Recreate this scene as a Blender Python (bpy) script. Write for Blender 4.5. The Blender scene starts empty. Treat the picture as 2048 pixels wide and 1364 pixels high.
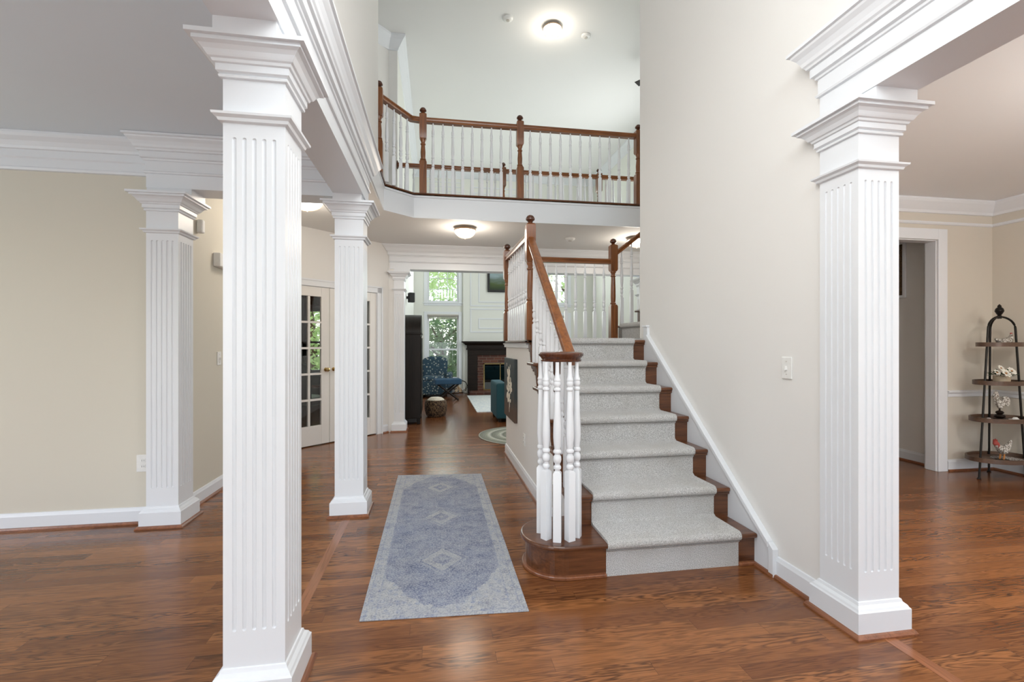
import bpy, bmesh, math, random
from mathutils import Vector, Matrix
random.seed(7)
PI = math.pi
sc = bpy.context.scene
COL = sc.collection

# ------------------------------------------------------------------ camera
FPX, TH, CY, CAMH = 935.4, 0.1614, 687.7, 1.317
cam_d = bpy.data.cameras.new('camera')
cam = bpy.data.objects.new('camera', cam_d)
COL.objects.link(cam)
cam.location = (0, 0, CAMH)
cam.rotation_euler = (PI / 2, 0, -TH)
cam_d.sensor_width = 36.0
cam_d.lens = FPX / 2048 * 36.0
cam_d.shift_y = (CY - 682) / 2048
cam_d.clip_start = 0.05
cam_d.clip_end = 200
sc.camera = cam

# ------------------------------------------------------------------ world and exposure
w = bpy.data.worlds.new('world')
sc.world = w
w.use_nodes = True
nt = w.node_tree
bg = nt.nodes['Background']
sky = nt.nodes.new('ShaderNodeTexSky')
sky.sky_type = 'NISHITA'
sky.sun_disc = False
sky.sun_elevation = math.radians(50)
sky.sun_rotation = math.radians(200)
sky.air_density = 1.0
sky.dust_density = 3.0
mixw = nt.nodes.new('ShaderNodeMixRGB')
mixw.inputs[0].default_value = 0.75
mixw.inputs[2].default_value = (1.0, 1.0, 1.0, 1)
nt.links.new(sky.outputs[0], mixw.inputs[1])
nt.links.new(mixw.outputs[0], bg.inputs[0])
bg.inputs[1].default_value = 1.6
sc.view_settings.view_transform = 'Standard'
sc.view_settings.look = 'None'
sc.view_settings.gamma = 1
sc.view_settings.use_curve_mapping = False
sc.view_settings.exposure = 0.25
try:
    sc.cycles.use_denoising = True
    sc.cycles.max_bounces = 10
    sc.cycles.diffuse_bounces = 6
    sc.cycles.transparent_max_bounces = 16
    sc.cycles.sample_clamp_indirect = 8
except Exception:
    pass

# area lights standing in for daylight, at seen openings and assumed unseen ones
def daylight(name, loc, rot, sx, sy, power, col=(1, 0.98, 0.96)):
    d = bpy.data.lights.new(name, 'AREA')
    d.shape = 'RECTANGLE'; d.size = sx; d.size_y = sy; d.energy = power; d.color = col
    o = bpy.data.objects.new(name, d)
    COL.objects.link(o)
    o.location = loc; o.rotation_euler = rot
    return o
FRONT = -1.5
def IN(tilt=0, rz=0): return (PI / 2 + tilt, 0, rz)            # light turned into the house, tilted up like light off the ground
daylight('daylight_entrance', (0.65, FRONT + .02, 1.25), IN(.12), 2.1, 2.2, 18, (.82, .93, 1.0))
daylight('daylight_foyer_upper', (0.65, FRONT + .02, 4.2), IN(.1), 2.0, 2.2, 100, (.86, .95, 1.0))
daylight('daylight_left_front', (-2.9, FRONT + .02, 1.45), IN(.75), 2.6, 1.9, 10, (.80, .93, 1.0))
daylight('daylight_left_side', (-4.98, 1.2, 1.45), IN(1.0, -PI / 2), 2.4, 1.9, 22, (.80, .95, 1.0))
daylight('daylight_right_front', (3.9, FRONT + .02, 1.45), IN(1.0), 2.4, 1.9, 17, (.92, .95, 1))
daylight('added_light_family_side', (4.34, 8.42, 2.95), IN(0, PI / 2), 1.7, 3.8, 84, (.96, 1, .98))  # added light, at an opening invented in the hidden side wall
daylight('daylight_family_back', (0.185, 12.53, 3.6), (-PI / 2, 0, 0), .7, 2.2, 22, (.94, 1, .96))
daylight('daylight_family_back_right', (3.2, 12.53, 3.6), (-PI / 2, 0, 0), .7, 2.2, 22, (.94, 1, .96))

# ------------------------------------------------------------------ materials
def srgb(r, g, b):
    f = lambda c: (c / 255 / 12.92) if c / 255 <= .04045 else ((c / 255 + .055) / 1.055) ** 2.4
    return (f(r), f(g), f(b), 1)
class NT:
    def __init__(s, name):
        s.m = bpy.data.materials.new(name); s.m.use_nodes = True
        s.t = s.m.node_tree; s.b = s.t.nodes['Principled BSDF']; s.out = s.t.nodes['Material Output']
    def n(s, typ, **kw):
        x = s.t.nodes.new('ShaderNode' + typ)
        for k, v in kw.items(): setattr(x, k, v)
        return x
    def l(s, a, b): s.t.links.new(a, b)
    def set(s, node, **kw):
        for k, v in kw.items(): node.inputs[k.replace('_', ' ')].default_value = v
    def math(s, op, a, b=None, c=None):
        x = s.n('Math', operation=op)
        for i, v in enumerate((a, b, c)):
            if v is None: continue
            if isinstance(v, (int, float)): x.inputs[i].default_value = v
            else: s.l(v, x.inputs[i])
        return x.outputs[0]
    def mix(s, fac, a, b, mode='MIX'):
        x = s.n('MixRGB', blend_type=mode)
        for i, v in enumerate((fac, a, b)):
            if isinstance(v, (int, float, tuple)): x.inputs[i].default_value = v
            else: s.l(v, x.inputs[i])
        return x.outputs[0]
    def ramp(s, fac, stops):
        x = s.n('ValToRGB'); e = x.color_ramp.elements
        e[0].position, e[0].color = stops[0]; e[1].position, e[1].color = stops[-1]
        for p, c in stops[1:-1]:
            q = e.new(p); q.color = c
        s.l(fac, x.inputs[0]); return x.outputs[0]
    def noise(s, vec, scale, detail=4, rough=.5, dist=0):
        x = s.n('TexNoise'); x.inputs['Scale'].default_value = scale; x.inputs['Detail'].default_value = detail
        x.inputs['Roughness'].default_value = rough; x.inputs['Distortion'].default_value = dist
        if vec is not None: s.l(vec, x.inputs['Vector'])
        return x.outputs['Fac']
    def mapping(s, vec, scale=(1, 1, 1), loc=(0, 0, 0), rot=(0, 0, 0)):
        x = s.n('Mapping'); x.inputs['Scale'].default_value = scale; x.inputs['Location'].default_value = loc
        x.inputs['Rotation'].default_value = rot
        s.l(vec, x.inputs['Vector']); return x.outputs[0]
    def coord(s, which='Object'): return s.n('TexCoord').outputs[which]
    def pos(s): return s.n('NewGeometry').outputs['Position']
    def bump(s, h, strength=.3, dist=.01):
        x = s.n('Bump'); x.inputs['Strength'].default_value = strength; x.inputs['Distance'].default_value = dist
        s.l(h, x.inputs['Height']); s.l(x.outputs[0], s.b.inputs['Normal'])
    def col(s, c):
        if isinstance(c, tuple): s.b.inputs['Base Color'].default_value = c
        else: s.l(c, s.b.inputs['Base Color'])
    def rough(s, r):
        if isinstance(r, (int, float)): s.b.inputs['Roughness'].default_value = r
        else: s.l(r, s.b.inputs['Roughness'])

def paint(name, c, rough=.6, tex=.06):
    m = NT(name); p = m.pos()
    n = m.noise(p, 180, 3)
    n2 = m.noise(p, 1.5, 2)
    c2 = tuple(min(1, x * 1.03) for x in c[:3]) + (1,)
    m.col(m.mix(n2, c, c2)); m.rough(rough); m.bump(n, tex, .002)
    return m.m
def plain(name, c, rough=.5, metal=0, bumpscale=0, bumps=.1, coat=0):
    m = NT(name); m.rough(rough); m.b.inputs['Metallic'].default_value = metal
    n = m.noise(m.pos(), bumpscale or 40, 3)
    c2 = tuple(x * .88 for x in c[:3]) + (1,)
    m.col(m.mix(n, c2, c))
    if bumpscale: m.bump(n, bumps, .003)
    if coat: m.b.inputs['Coat Weight'].default_value = coat
    return m.m

M = {}
M['wall'] = paint('foyer_wall_paint', (.75, .74, .72, 1))
M['wall_beige'] = paint('beige_wall_paint', (.62, .585, .50, 1))
M['wall_dining'] = paint('greige_wall_paint', (.60, .56, .49, 1))
M['wall_family'] = paint('family_wall_paint', (.74, .75, .70, 1))
M['wall_dark'] = paint('unlit_study_dark', (.05, .052, .035, 1))  # dark base colour stands in for the unlit study
M['ceil'] = paint('ceiling_paint', (.74, .74, .73, 1), .8)
M['ceil_living'] = paint('living_ceiling_paint', (.74, .81, .87, 1), .8)  # cool tint painted in to offset warm light bounced off the floor
M['ceil_dining'] = paint('dining_ceiling_paint', (.83, .84, .85, 1), .8)
M['trim'] = paint('white_trim_gloss', (.725, .748, .78, 1), .32, .015)
M['doorwhite'] = paint('door_white', (.74, .72, .69, 1), .35, .01)
M['balwhite'] = paint('baluster_white', (.76, .775, .80, 1), .25, .01)
M['plastic'] = plain('white_plastic', (.82, .82, .80, 1), .35)
M['greyplastic'] = plain('warm_grey_plastic', (.55, .52, .47, 1), .4)
M['black'] = plain('black_satin', (.012, .012, .012, 1), .4)
M['iron'] = plain('black_iron', (.02, .018, .016, 1), .35, .6)
M['brass'] = plain('aged_brass', (.55, .40, .18, 1), .25, 1)
M['bronze'] = plain('bronze_metal', (.50, .36, .24, 1), .4, .5)

def floor_mat(name, tint, dark, light, rough=.21, board=.083, sgn=1):
    m = NT(name); p = m.pos()
    sx = m.n('SeparateXYZ'); m.l(p, sx.inputs[0])
    X, Y = sx.outputs[0], sx.outputs[1]
    yr = m.math('DIVIDE', Y, board)
    row = m.math('FLOOR', yr)
    fr = m.math('FRACT', yr)
    wn = m.n('TexWhiteNoise', noise_dimensions='1D'); m.l(row, wn.inputs['W'])
    xs = m.math('ADD', m.math('DIVIDE', X, 1.25), m.math('MULTIPLY', wn.outputs[0], 7.3))
    bid = m.math('FLOOR', xs); fx = m.math('FRACT', xs)
    cmb = m.n('CombineXYZ'); m.l(bid, cmb.inputs[0]); m.l(row, cmb.inputs[1])
    wn2 = m.n('TexWhiteNoise', noise_dimensions='2D'); m.l(cmb.outputs[0], wn2.inputs['Vector'])
    rnd = wn2.outputs[0]
    # grain coordinates, shifted for every board
    gv = m.n('CombineXYZ')
    m.l(m.math('MULTIPLY', X, 1.1), gv.inputs[0])
    m.l(m.math('MULTIPLY', Y, 11.0), gv.inputs[1])
    m.l(m.math('MULTIPLY', rnd, 40.0), gv.inputs[2])
    n1 = m.noise(gv.outputs[0], 1.7, 3, .55, .6)
    rings = m.math('FRACT', m.math('MULTIPLY', n1, 9.0))
    rr = m.math('ABSOLUTE', m.math('SUBTRACT', rings, .5))
    line = m.ramp(rr, [(0, (1, 1, 1, 1)), (.16, (.6, .6, .6, 1)), (.36, (0, 0, 0, 1))])
    gf = m.n('CombineXYZ')
    m.l(m.math('MULTIPLY', X, 9.0), gf.inputs[0]); m.l(m.math('MULTIPLY', Y, 260.0), gf.inputs[1]); m.l(rnd, gf.inputs[2])
    fine = m.noise(gf.outputs[0], 1.0, 2)
    patch = m.noise(m.mapping(gv.outputs[0], (.35, .35, 1)), 1.0, 2)
    amt = m.ramp(patch, [(.36, (.15, .15, .15, 1)), (.6, (1, 1, 1, 1))])
    base = m.mix(rnd, light, tint)
    base = m.mix(m.math('MULTIPLY', m.math('MULTIPLY', line, amt), .85), base, dark)
    base = m.mix(m.math('MULTIPLY', m.ramp(fine, [(.45, (0, 0, 0, 1)), (.75, (1, 1, 1, 1))]), .4), base, dark)
    gap = m.math('MAXIMUM', m.math('LESS_THAN', fr, .018), m.math('LESS_THAN', fx, .0016))
    base = m.mix(m.math('MULTIPLY', gap, .6), base, (.05, .022, .012, 1))
    m.col(base)
    m.rough(m.math('ADD', m.math('MULTIPLY', fine, .08), rough - .04))
    m.b.inputs['Coat Weight'].default_value = .08; m.b.inputs['Specular IOR Level'].default_value = .36
    m.b.inputs['Coat Roughness'].default_value = .12
    m.bump(m.math('SUBTRACT', m.math('MULTIPLY', fine, .15), gap), .12, .002)
    return m.m
M['floor'] = floor_mat('oak_strip_floor', srgb(116, 70, 39), srgb(60, 33, 18), srgb(154, 100, 58))
M['floor_fam'] = floor_mat('family_oak_floor', srgb(112, 68, 40), srgb(66, 36, 20), srgb(136, 86, 50), .22)

def wood(name, a, b, axis=0, rough=.28, scale=1.0, coat=.25, spec=.5):
    m = NT(name); p = m.pos()
    s = [28, 28, 28]; s[axis] = 2.2
    v = m.mapping(p, tuple(x * scale for x in s))
    n = m.noise(v, 1.0, 5, .6, .8)
    s2 = [150, 150, 150]; s2[axis] = 6
    n2 = m.noise(m.mapping(p, tuple(s2)), 1.0, 2)
    c = m.mix(m.ramp(n, [(.3, (0, 0, 0, 1)), (.7, (1, 1, 1, 1))]), a, b)
    c = m.mix(m.math('MULTIPLY', m.ramp(n2, [(.5, (0, 0, 0, 1)), (.75, (1, 1, 1, 1))]), .45), c, tuple(x * .5 for x in a[:3]) + (1,))
    m.col(c); m.rough(rough); m.bump(n2, .05, .001)
    m.b.inputs['Coat Weight'].default_value = coat; m.b.inputs['Coat Roughness'].default_value = .15; m.b.inputs['Specular IOR Level'].default_value = spec
    return m.m
M['tread'] = wood('stained_oak_tread', srgb(72, 40, 22), srgb(118, 72, 42), 0)
M['oak_v'] = wood('honey_oak_vertical', srgb(100, 55, 25), srgb(146, 88, 44), 2)
M['oak_x'] = wood('honey_oak_rail_x', srgb(104, 57, 25), srgb(150, 90, 42), 0)
M['oak_y'] = wood('honey_oak_rail_y', srgb(104, 57, 25), srgb(150, 90, 42), 1)
M['oak_dark'] = wood('walnut_turned', srgb(62, 32, 20), srgb(100, 58, 38), 2, .2)
M['shoe'] = wood('stained_shoe_moulding', srgb(112, 66, 42), srgb(150, 95, 62), 1)
M['border'] = wood('oak_border_board', srgb(132, 82, 52), srgb(158, 102, 68), 1, .22)
M['armoire'] = wood('espresso_wood', srgb(20, 15, 12), srgb(36, 28, 23), 2, .4, 1, 0, .2)
M['mantel'] = wood('dark_mantel_wood', srgb(22, 15, 11), srgb(36, 25, 18), 0, .45, 1, 0, .2)
M['shelfwood'] = wood('brown_shelf_wood', srgb(70, 50, 38), srgb(100, 74, 56), 0, .5)

def carpet():
    m = NT('carpet_pile'); p = m.pos()
    n = m.noise(p, 260, 2, .7); n2 = m.noise(p, 5, 3); n3 = m.noise(p, 90, 2)
    c = m.mix(m.ramp(n, [(.36, (0, 0, 0, 1)), (.62, (1, 1, 1, 1))]), srgb(164, 162, 160), srgb(252, 251, 250))
    c = m.mix(m.ramp(n2, [(.35, (.25, .25, .25, 1)), (.6, (0, 0, 0, 1))]), c, srgb(190, 184, 172))
    m.col(c); m.rough(.95)
    m.b.inputs['Sheen Weight'].default_value = .2
    m.bump(m.math('ADD', n, m.math('MULTIPLY', n3, .7)), .9, .012)
    return m.m
M['carpet'] = carpet()

def glass(name='window_glass', tint=(1, 1, 1, 1), gl=.08):
    m = NT(name)
    t = m.n('BsdfTransparent'); t.inputs[0].default_value = tint
    g = m.n('BsdfGlossy'); g.inputs['Roughness'].default_value = .02
    lw = m.n('LayerWeight'); lw.inputs[0].default_value = .35
    mx = m.n('MixShader')
    f = m.math('ADD', m.math('MULTIPLY', lw.outputs['Fresnel'], .8), gl * .3)
    m.l(f, mx.inputs[0]); m.l(t.outputs[0], mx.inputs[1]); m.l(g.outputs[0], mx.inputs[2])
    m.l(mx.outputs[0], m.out.inputs[0])
    return m.m
M['glass'] = glass()
def emis(name, c, s):
    m = NT(name)
    m.b.inputs['Emission Color'].default_value = c; m.b.inputs['Emission Strength'].default_value = s
    m.col((.9, .9, .88, 1)); m.rough(.3)
    wv = m.n('TexVoronoi'); wv.inputs['Scale'].default_value = 60; m.bump(wv.outputs[0], .3, .003)
    return m.m
M['lamp'] = emis('lit_glass_bowl', (1, .95, .86, 1), 7)

def brick():
    m = NT('red_brick')
    b = m.n('TexBrick'); m.l(m.mapping(m.pos(), (1, 1, 1), rot=(PI / 2, 0, 0)), b.inputs['Vector'])
    b.inputs['Color1'].default_value = srgb(98, 56, 42); b.inputs['Color2'].default_value = srgb(64, 38, 31)
    b.inputs['Mortar'].default_value = srgb(110, 98, 88); b.inputs['Scale'].default_value = 4.4
    b.inputs['Mortar Size'].default_value = .02; b.inputs['Brick Width'].default_value = .9; b.inputs['Row Height'].default_value = .3
    m.col(b.outputs[0]); m.rough(.85); m.bump(b.outputs['Fac'], -.4, .01)
    return m.m
M['brick'] = brick()
def floral():
    m = NT('blue_floral_fabric'); p = m.pos()
    v = m.n('TexVoronoi'); v.inputs['Scale'].default_value = 17; m.l(p, v.inputs['Vector'])
    n = m.noise(p, 22, 3, .6, 1.5)
    f = m.ramp(m.math('ADD', v.outputs['Distance'], m.math('MULTIPLY', n, .5)), [(.46, (1, 1, 1, 1)), (.62, (0, 0, 0, 1))])
    c = m.mix(n, srgb(20, 36, 52), srgb(64, 92, 108))
    c = m.mix(f, c, m.mix(v.outputs['Color'], srgb(196, 190, 178), srgb(130, 150, 150)))
    m.col(c); m.rough(.9); return m.m
M['floral'] = floral()
M['teal'] = plain('teal_velvet', srgb(28, 78, 90), .8, 0, 300, .3)
M['blue'] = plain('slate_blue_fabric', srgb(40, 72, 98), .85, 0, 300, .3)
M['navy'] = plain('navy_fabric', srgb(14, 24, 40), .85, 0, 300, .3)
M['leather'] = plain('dark_leather', (.03, .02, .015, 1), .35, 0, 90, .2)

def runner_rug():
    m = NT('distressed_blue_runner')
    g = m.coord('Generated')
    s = m.n('SeparateXYZ'); m.l(g, s.inputs[0]); U, V = s.outputs[0], s.outputs[1]
    p = m.pos()
    du = m.math('ABSOLUTE', m.math('SUBTRACT', U, .5))
    dv = m.math('ABSOLUTE', m.math('SUBTRACT', V, .5))
    n = m.noise(p, 9, 5, .65); fine = m.noise(p, 110, 3, .7); mid = m.noise(p, 34, 3, .6, .4)
    navy, blue, pale, cream = srgb(52, 66, 108), srgb(92, 106, 140), srgb(148, 154, 168), srgb(184, 184, 180)
    field = m.mix(m.ramp(m.math('ADD', m.math('MULTIPLY', mid, .55), m.math('MULTIPLY', n, .5)), [(.42, (0, 0, 0, 1)), (.62, (1, 1, 1, 1))]), navy, pale)
    field = m.mix(m.ramp(n, [(.3, (.0, .0, .0, 1)), (.75, (.8, .8, .8, 1))]), field, blue)
    # border band: cream with small repeating motifs
    vx = m.n('TexVoronoi'); vx.inputs['Scale'].default_value = 26; m.l(p, vx.inputs['Vector'])
    bord = m.mix(m.ramp(vx.outputs['Distance'], [(.25, (1, 1, 1, 1)), (.45, (0, 0, 0, 1))]), cream, srgb(136, 146, 170))
    bord = m.mix(m.ramp(mid, [(.4, (0, 0, 0, 1)), (.65, (.8, .8, .8, 1))]), bord, srgb(158, 162, 170))
    # spandrels: corner arcs that close the field at both ends
    endc = m.math('SUBTRACT', .455, m.math('MULTIPLY', m.math('MULTIPLY', du, du), .95))
    inend = m.math('GREATER_THAN', dv, m.math('ADD', endc, m.math('MULTIPLY', m.math('SUBTRACT', n, .5), .09)))
    isb = m.math('MAXIMUM', inend, m.math('GREATER_THAN', du, .395))
    c = m.mix(isb, field, bord)
    # thin border lines
    def band(x, a, b): return m.math('MULTIPLY', m.math('GREATER_THAN', x, a), m.math('LESS_THAN', x, b))
    ln = m.math('MAXIMUM', band(du, .392, .402), band(du, .452, .46))
    ln = m.math('MAXIMUM', ln, m.math('MULTIPLY', band(dv, .484, .487), 1.0))
    c = m.mix(m.math('MULTIPLY', ln, .55), c, srgb(112, 124, 156))
    # three diamond medallions
    for cvv in (.245, .525, .815):
        dd = m.math('ADD', m.math('DIVIDE', du, .13), m.math('DIVIDE', m.math('ABSOLUTE', m.math('SUBTRACT', V, cvv)), .052))
        dd = m.math('ADD', dd, m.math('MULTIPLY', m.math('SUBTRACT', mid, .5), .35))
        c = m.mix(m.math('MULTIPLY', band(dd, .62, 1.15), .75), c, cream)
        c = m.mix(m.math('MULTIPLY', band(dd, 1.35, 1.5), .35), c, cream)
        c = m.mix(m.math('MULTIPLY', m.math('LESS_THAN', dd, .2), .6), c, cream)
    c = m.mix(m.ramp(m.noise(p, 7, 6, .7), [(.38, (0, 0, 0, 1)), (.62, (.62, .62, .62, 1))]), c, srgb(160, 164, 172))
    c = m.mix(m.ramp(m.noise(m.mapping(p, (1, 1, 1), (9, 4, 2)), 10, 6, .75), [(.5, (0, 0, 0, 1)), (.68, (.6, .6, .6, 1))]), c, navy)
    # wear
    c = m.mix(m.ramp(m.noise(p, 4, 4, .6), [(.35, (0, 0, 0, 1)), (.75, (.35, .35, .35, 1))]), c, srgb(136, 146, 170))
    c = m.mix(m.ramp(fine, [(.44, (0, 0, 0, 1)), (.64, (.6, .6, .6, 1))]), c, srgb(190, 192, 194))
    c = m.mix(m.ramp(fine, [(.3, (.6, .6, .6, 1)), (.48, (0, 0, 0, 1))]), c, srgb(96, 100, 120))
    m.col(c); m.rough(.95); m.bump(fine, .5, .004)
    return m.m
M['runner'] = runner_rug()
def braided():
    m = NT('braided_rug_rings')
    o = m.coord('Object'); s = m.n('SeparateXYZ'); m.l(o, s.inputs[0])
    r = m.math('SQRT', m.math('ADD', m.math('POWER', s.outputs[0], 2), m.math('POWER', s.outputs[1], 2)))
    q = m.math('MULTIPLY', r, 6.2)
    k = m.math('FRACT', q); n = m.noise(m.pos(), 60, 2)
    c = m.ramp(k, [(0, srgb(142, 144, 132)), (.3, srgb(118, 124, 112)), (.52, srgb(206, 206, 196)), (.75, srgb(160, 164, 148)), (1, srgb(136, 140, 128))])
    c = m.mix(m.ramp(n, [(.4, (0, 0, 0, 1)), (.7, (.4, .4, .4, 1))]), c, srgb(96, 100, 92))
    m.col(c); m.rough(.95)
    m.bump(m.math('SINE', m.math('MULTIPLY', r, 260)), .5, .006)
    return m.m
M['braid'] = braided()
def cream_rug():
    m = NT('cream_patterned_rug'); p = m.pos()
    n = m.noise(p, 9, 4, .6, 2)
    m.col(m.ramp(n, [(.45, srgb(214, 216, 212)), (.52, srgb(168, 180, 190)), (.58, srgb(216, 217, 213))])); m.rough(.95)
    return m.m
M['creamrug'] = cream_rug()
def speckle(name, a, b, sc_=60, r=.9):
    m = NT(name); p = m.pos()
    v = m.noise(p, sc_, 3, .6, 1)
    m.col(m.mix(m.ramp(v, [(.48, (0, 0, 0, 1)), (.56, (1, 1, 1, 1))]), a, b)); m.rough(r); m.bump(v, .4, .005)
    return m.m
M['basket'] = speckle('woven_basket', srgb(36, 22, 16), srgb(120, 96, 70), 45)
M['cream'] = speckle('cream_throw', srgb(206, 196, 176), srgb(226, 220, 206), 60)
M['hen'] = speckle('distressed_white_carving', srgb(120, 112, 102), srgb(222, 220, 214), 70)
M['red'] = plain('faded_red_paint', srgb(150, 60, 52), .6)
M['ochre'] = plain('ochre_wood', srgb(176, 118, 62), .6)
M['petal'] = plain('white_petal', (.82, .80, .72, 1), .6)
M['leaf'] = plain('green_leaf', srgb(52, 84, 44), .6)
M['pot'] = plain('cream_pot', srgb(188, 172, 148), .6)
M['paper'] = speckle('printed_tray_liner', srgb(90, 84, 84), srgb(214, 212, 208), 90)
M['textile'] = speckle('woven_brown_textile', srgb(56, 42, 30), srgb(124, 96, 66), 140)
M['log'] = speckle('split_birch_log', srgb(150, 120, 90), srgb(222, 206, 176), 30)
M['bark'] = plain('tree_bark', srgb(84, 70, 56), .9, 0, 20, .5)
M['grass'] = speckle('lawn', srgb(70, 92, 46), srgb(104, 128, 66), 12)
M['firebox'] = plain('soot_black', (.006, .006, .006, 1), .7)
M['firescreen'] = glass('fire_door_glass', (.25, .25, .25, 1), .3)
def foliage(name, a, b):
    m = NT(name); p = m.pos()
    n = m.noise(p, 3, 3)
    m.col(m.mix(n, a, b)); m.rough(.5)
    m.b.inputs['Transmission Weight'].default_value = 0
    m.b.inputs['Subsurface Weight'].default_value = 0
    tr = m.n('BsdfTranslucent'); m.l(m.mix(n, tuple(x * 1.5 for x in a[:3]) + (1,), tuple(min(1, x * 1.6) for x in b[:3]) + (1,)), tr.inputs[0])
    mx = m.n('MixShader'); mx.inputs[0].default_value = .5
    m.l(m.b.outputs[0], mx.inputs[1]); m.l(tr.outputs[0], mx.inputs[2]); m.l(mx.outputs[0], m.out.inputs[0])
    return m.m
M['fol1'] = foliage('maple_leaves', srgb(120, 150, 92), srgb(186, 204, 150))
M['fol2'] = foliage('shrub_leaves', srgb(66, 94, 62), srgb(122, 144, 104))
def canvas():
    m = NT('dark_painted_canvas'); p = m.pos()
    s = m.n('SeparateXYZ'); m.l(p, s.inputs[0])
    n = m.noise(p, 7, 4); 
    k = m.math('ADD', m.math('SUBTRACT', s.outputs[2], .62), m.math('MULTIPLY', m.math('SUBTRACT', n, .5), .25))
    m.col(m.mix(m.ramp(k, [(.0, (0, 0, 0, 1)), (.12, (1, 1, 1, 1))]), srgb(82, 62, 50), srgb(44, 52, 54))); m.rough(.5)
    return m.m
M['canvas'] = canvas()
def landscape():
    m = NT('landscape_painting'); s = m.n('SeparateXYZ'); p = m.pos(); m.l(p, s.inputs[0])
    n = m.noise(m.mapping(p, (1.5, 1, 5)), 2.2, 4)
    k = m.math('ADD', s.outputs[2], m.math('MULTIPLY', n, .22))
    m.col(m.ramp(m.math('SUBTRACT', k, 2.7), [(.08, srgb(16, 26, 14)), (.2, srgb(42, 62, 26)), (.33, srgb(70, 88, 40)), (.40, srgb(96, 112, 100)), (.6, srgb(150, 170, 176))])); m.rough(.35)
    return m.m
M['landscape'] = landscape()
M['whitepaint'] = plain('white_oil_paint', srgb(232, 224, 208), .6)

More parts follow.
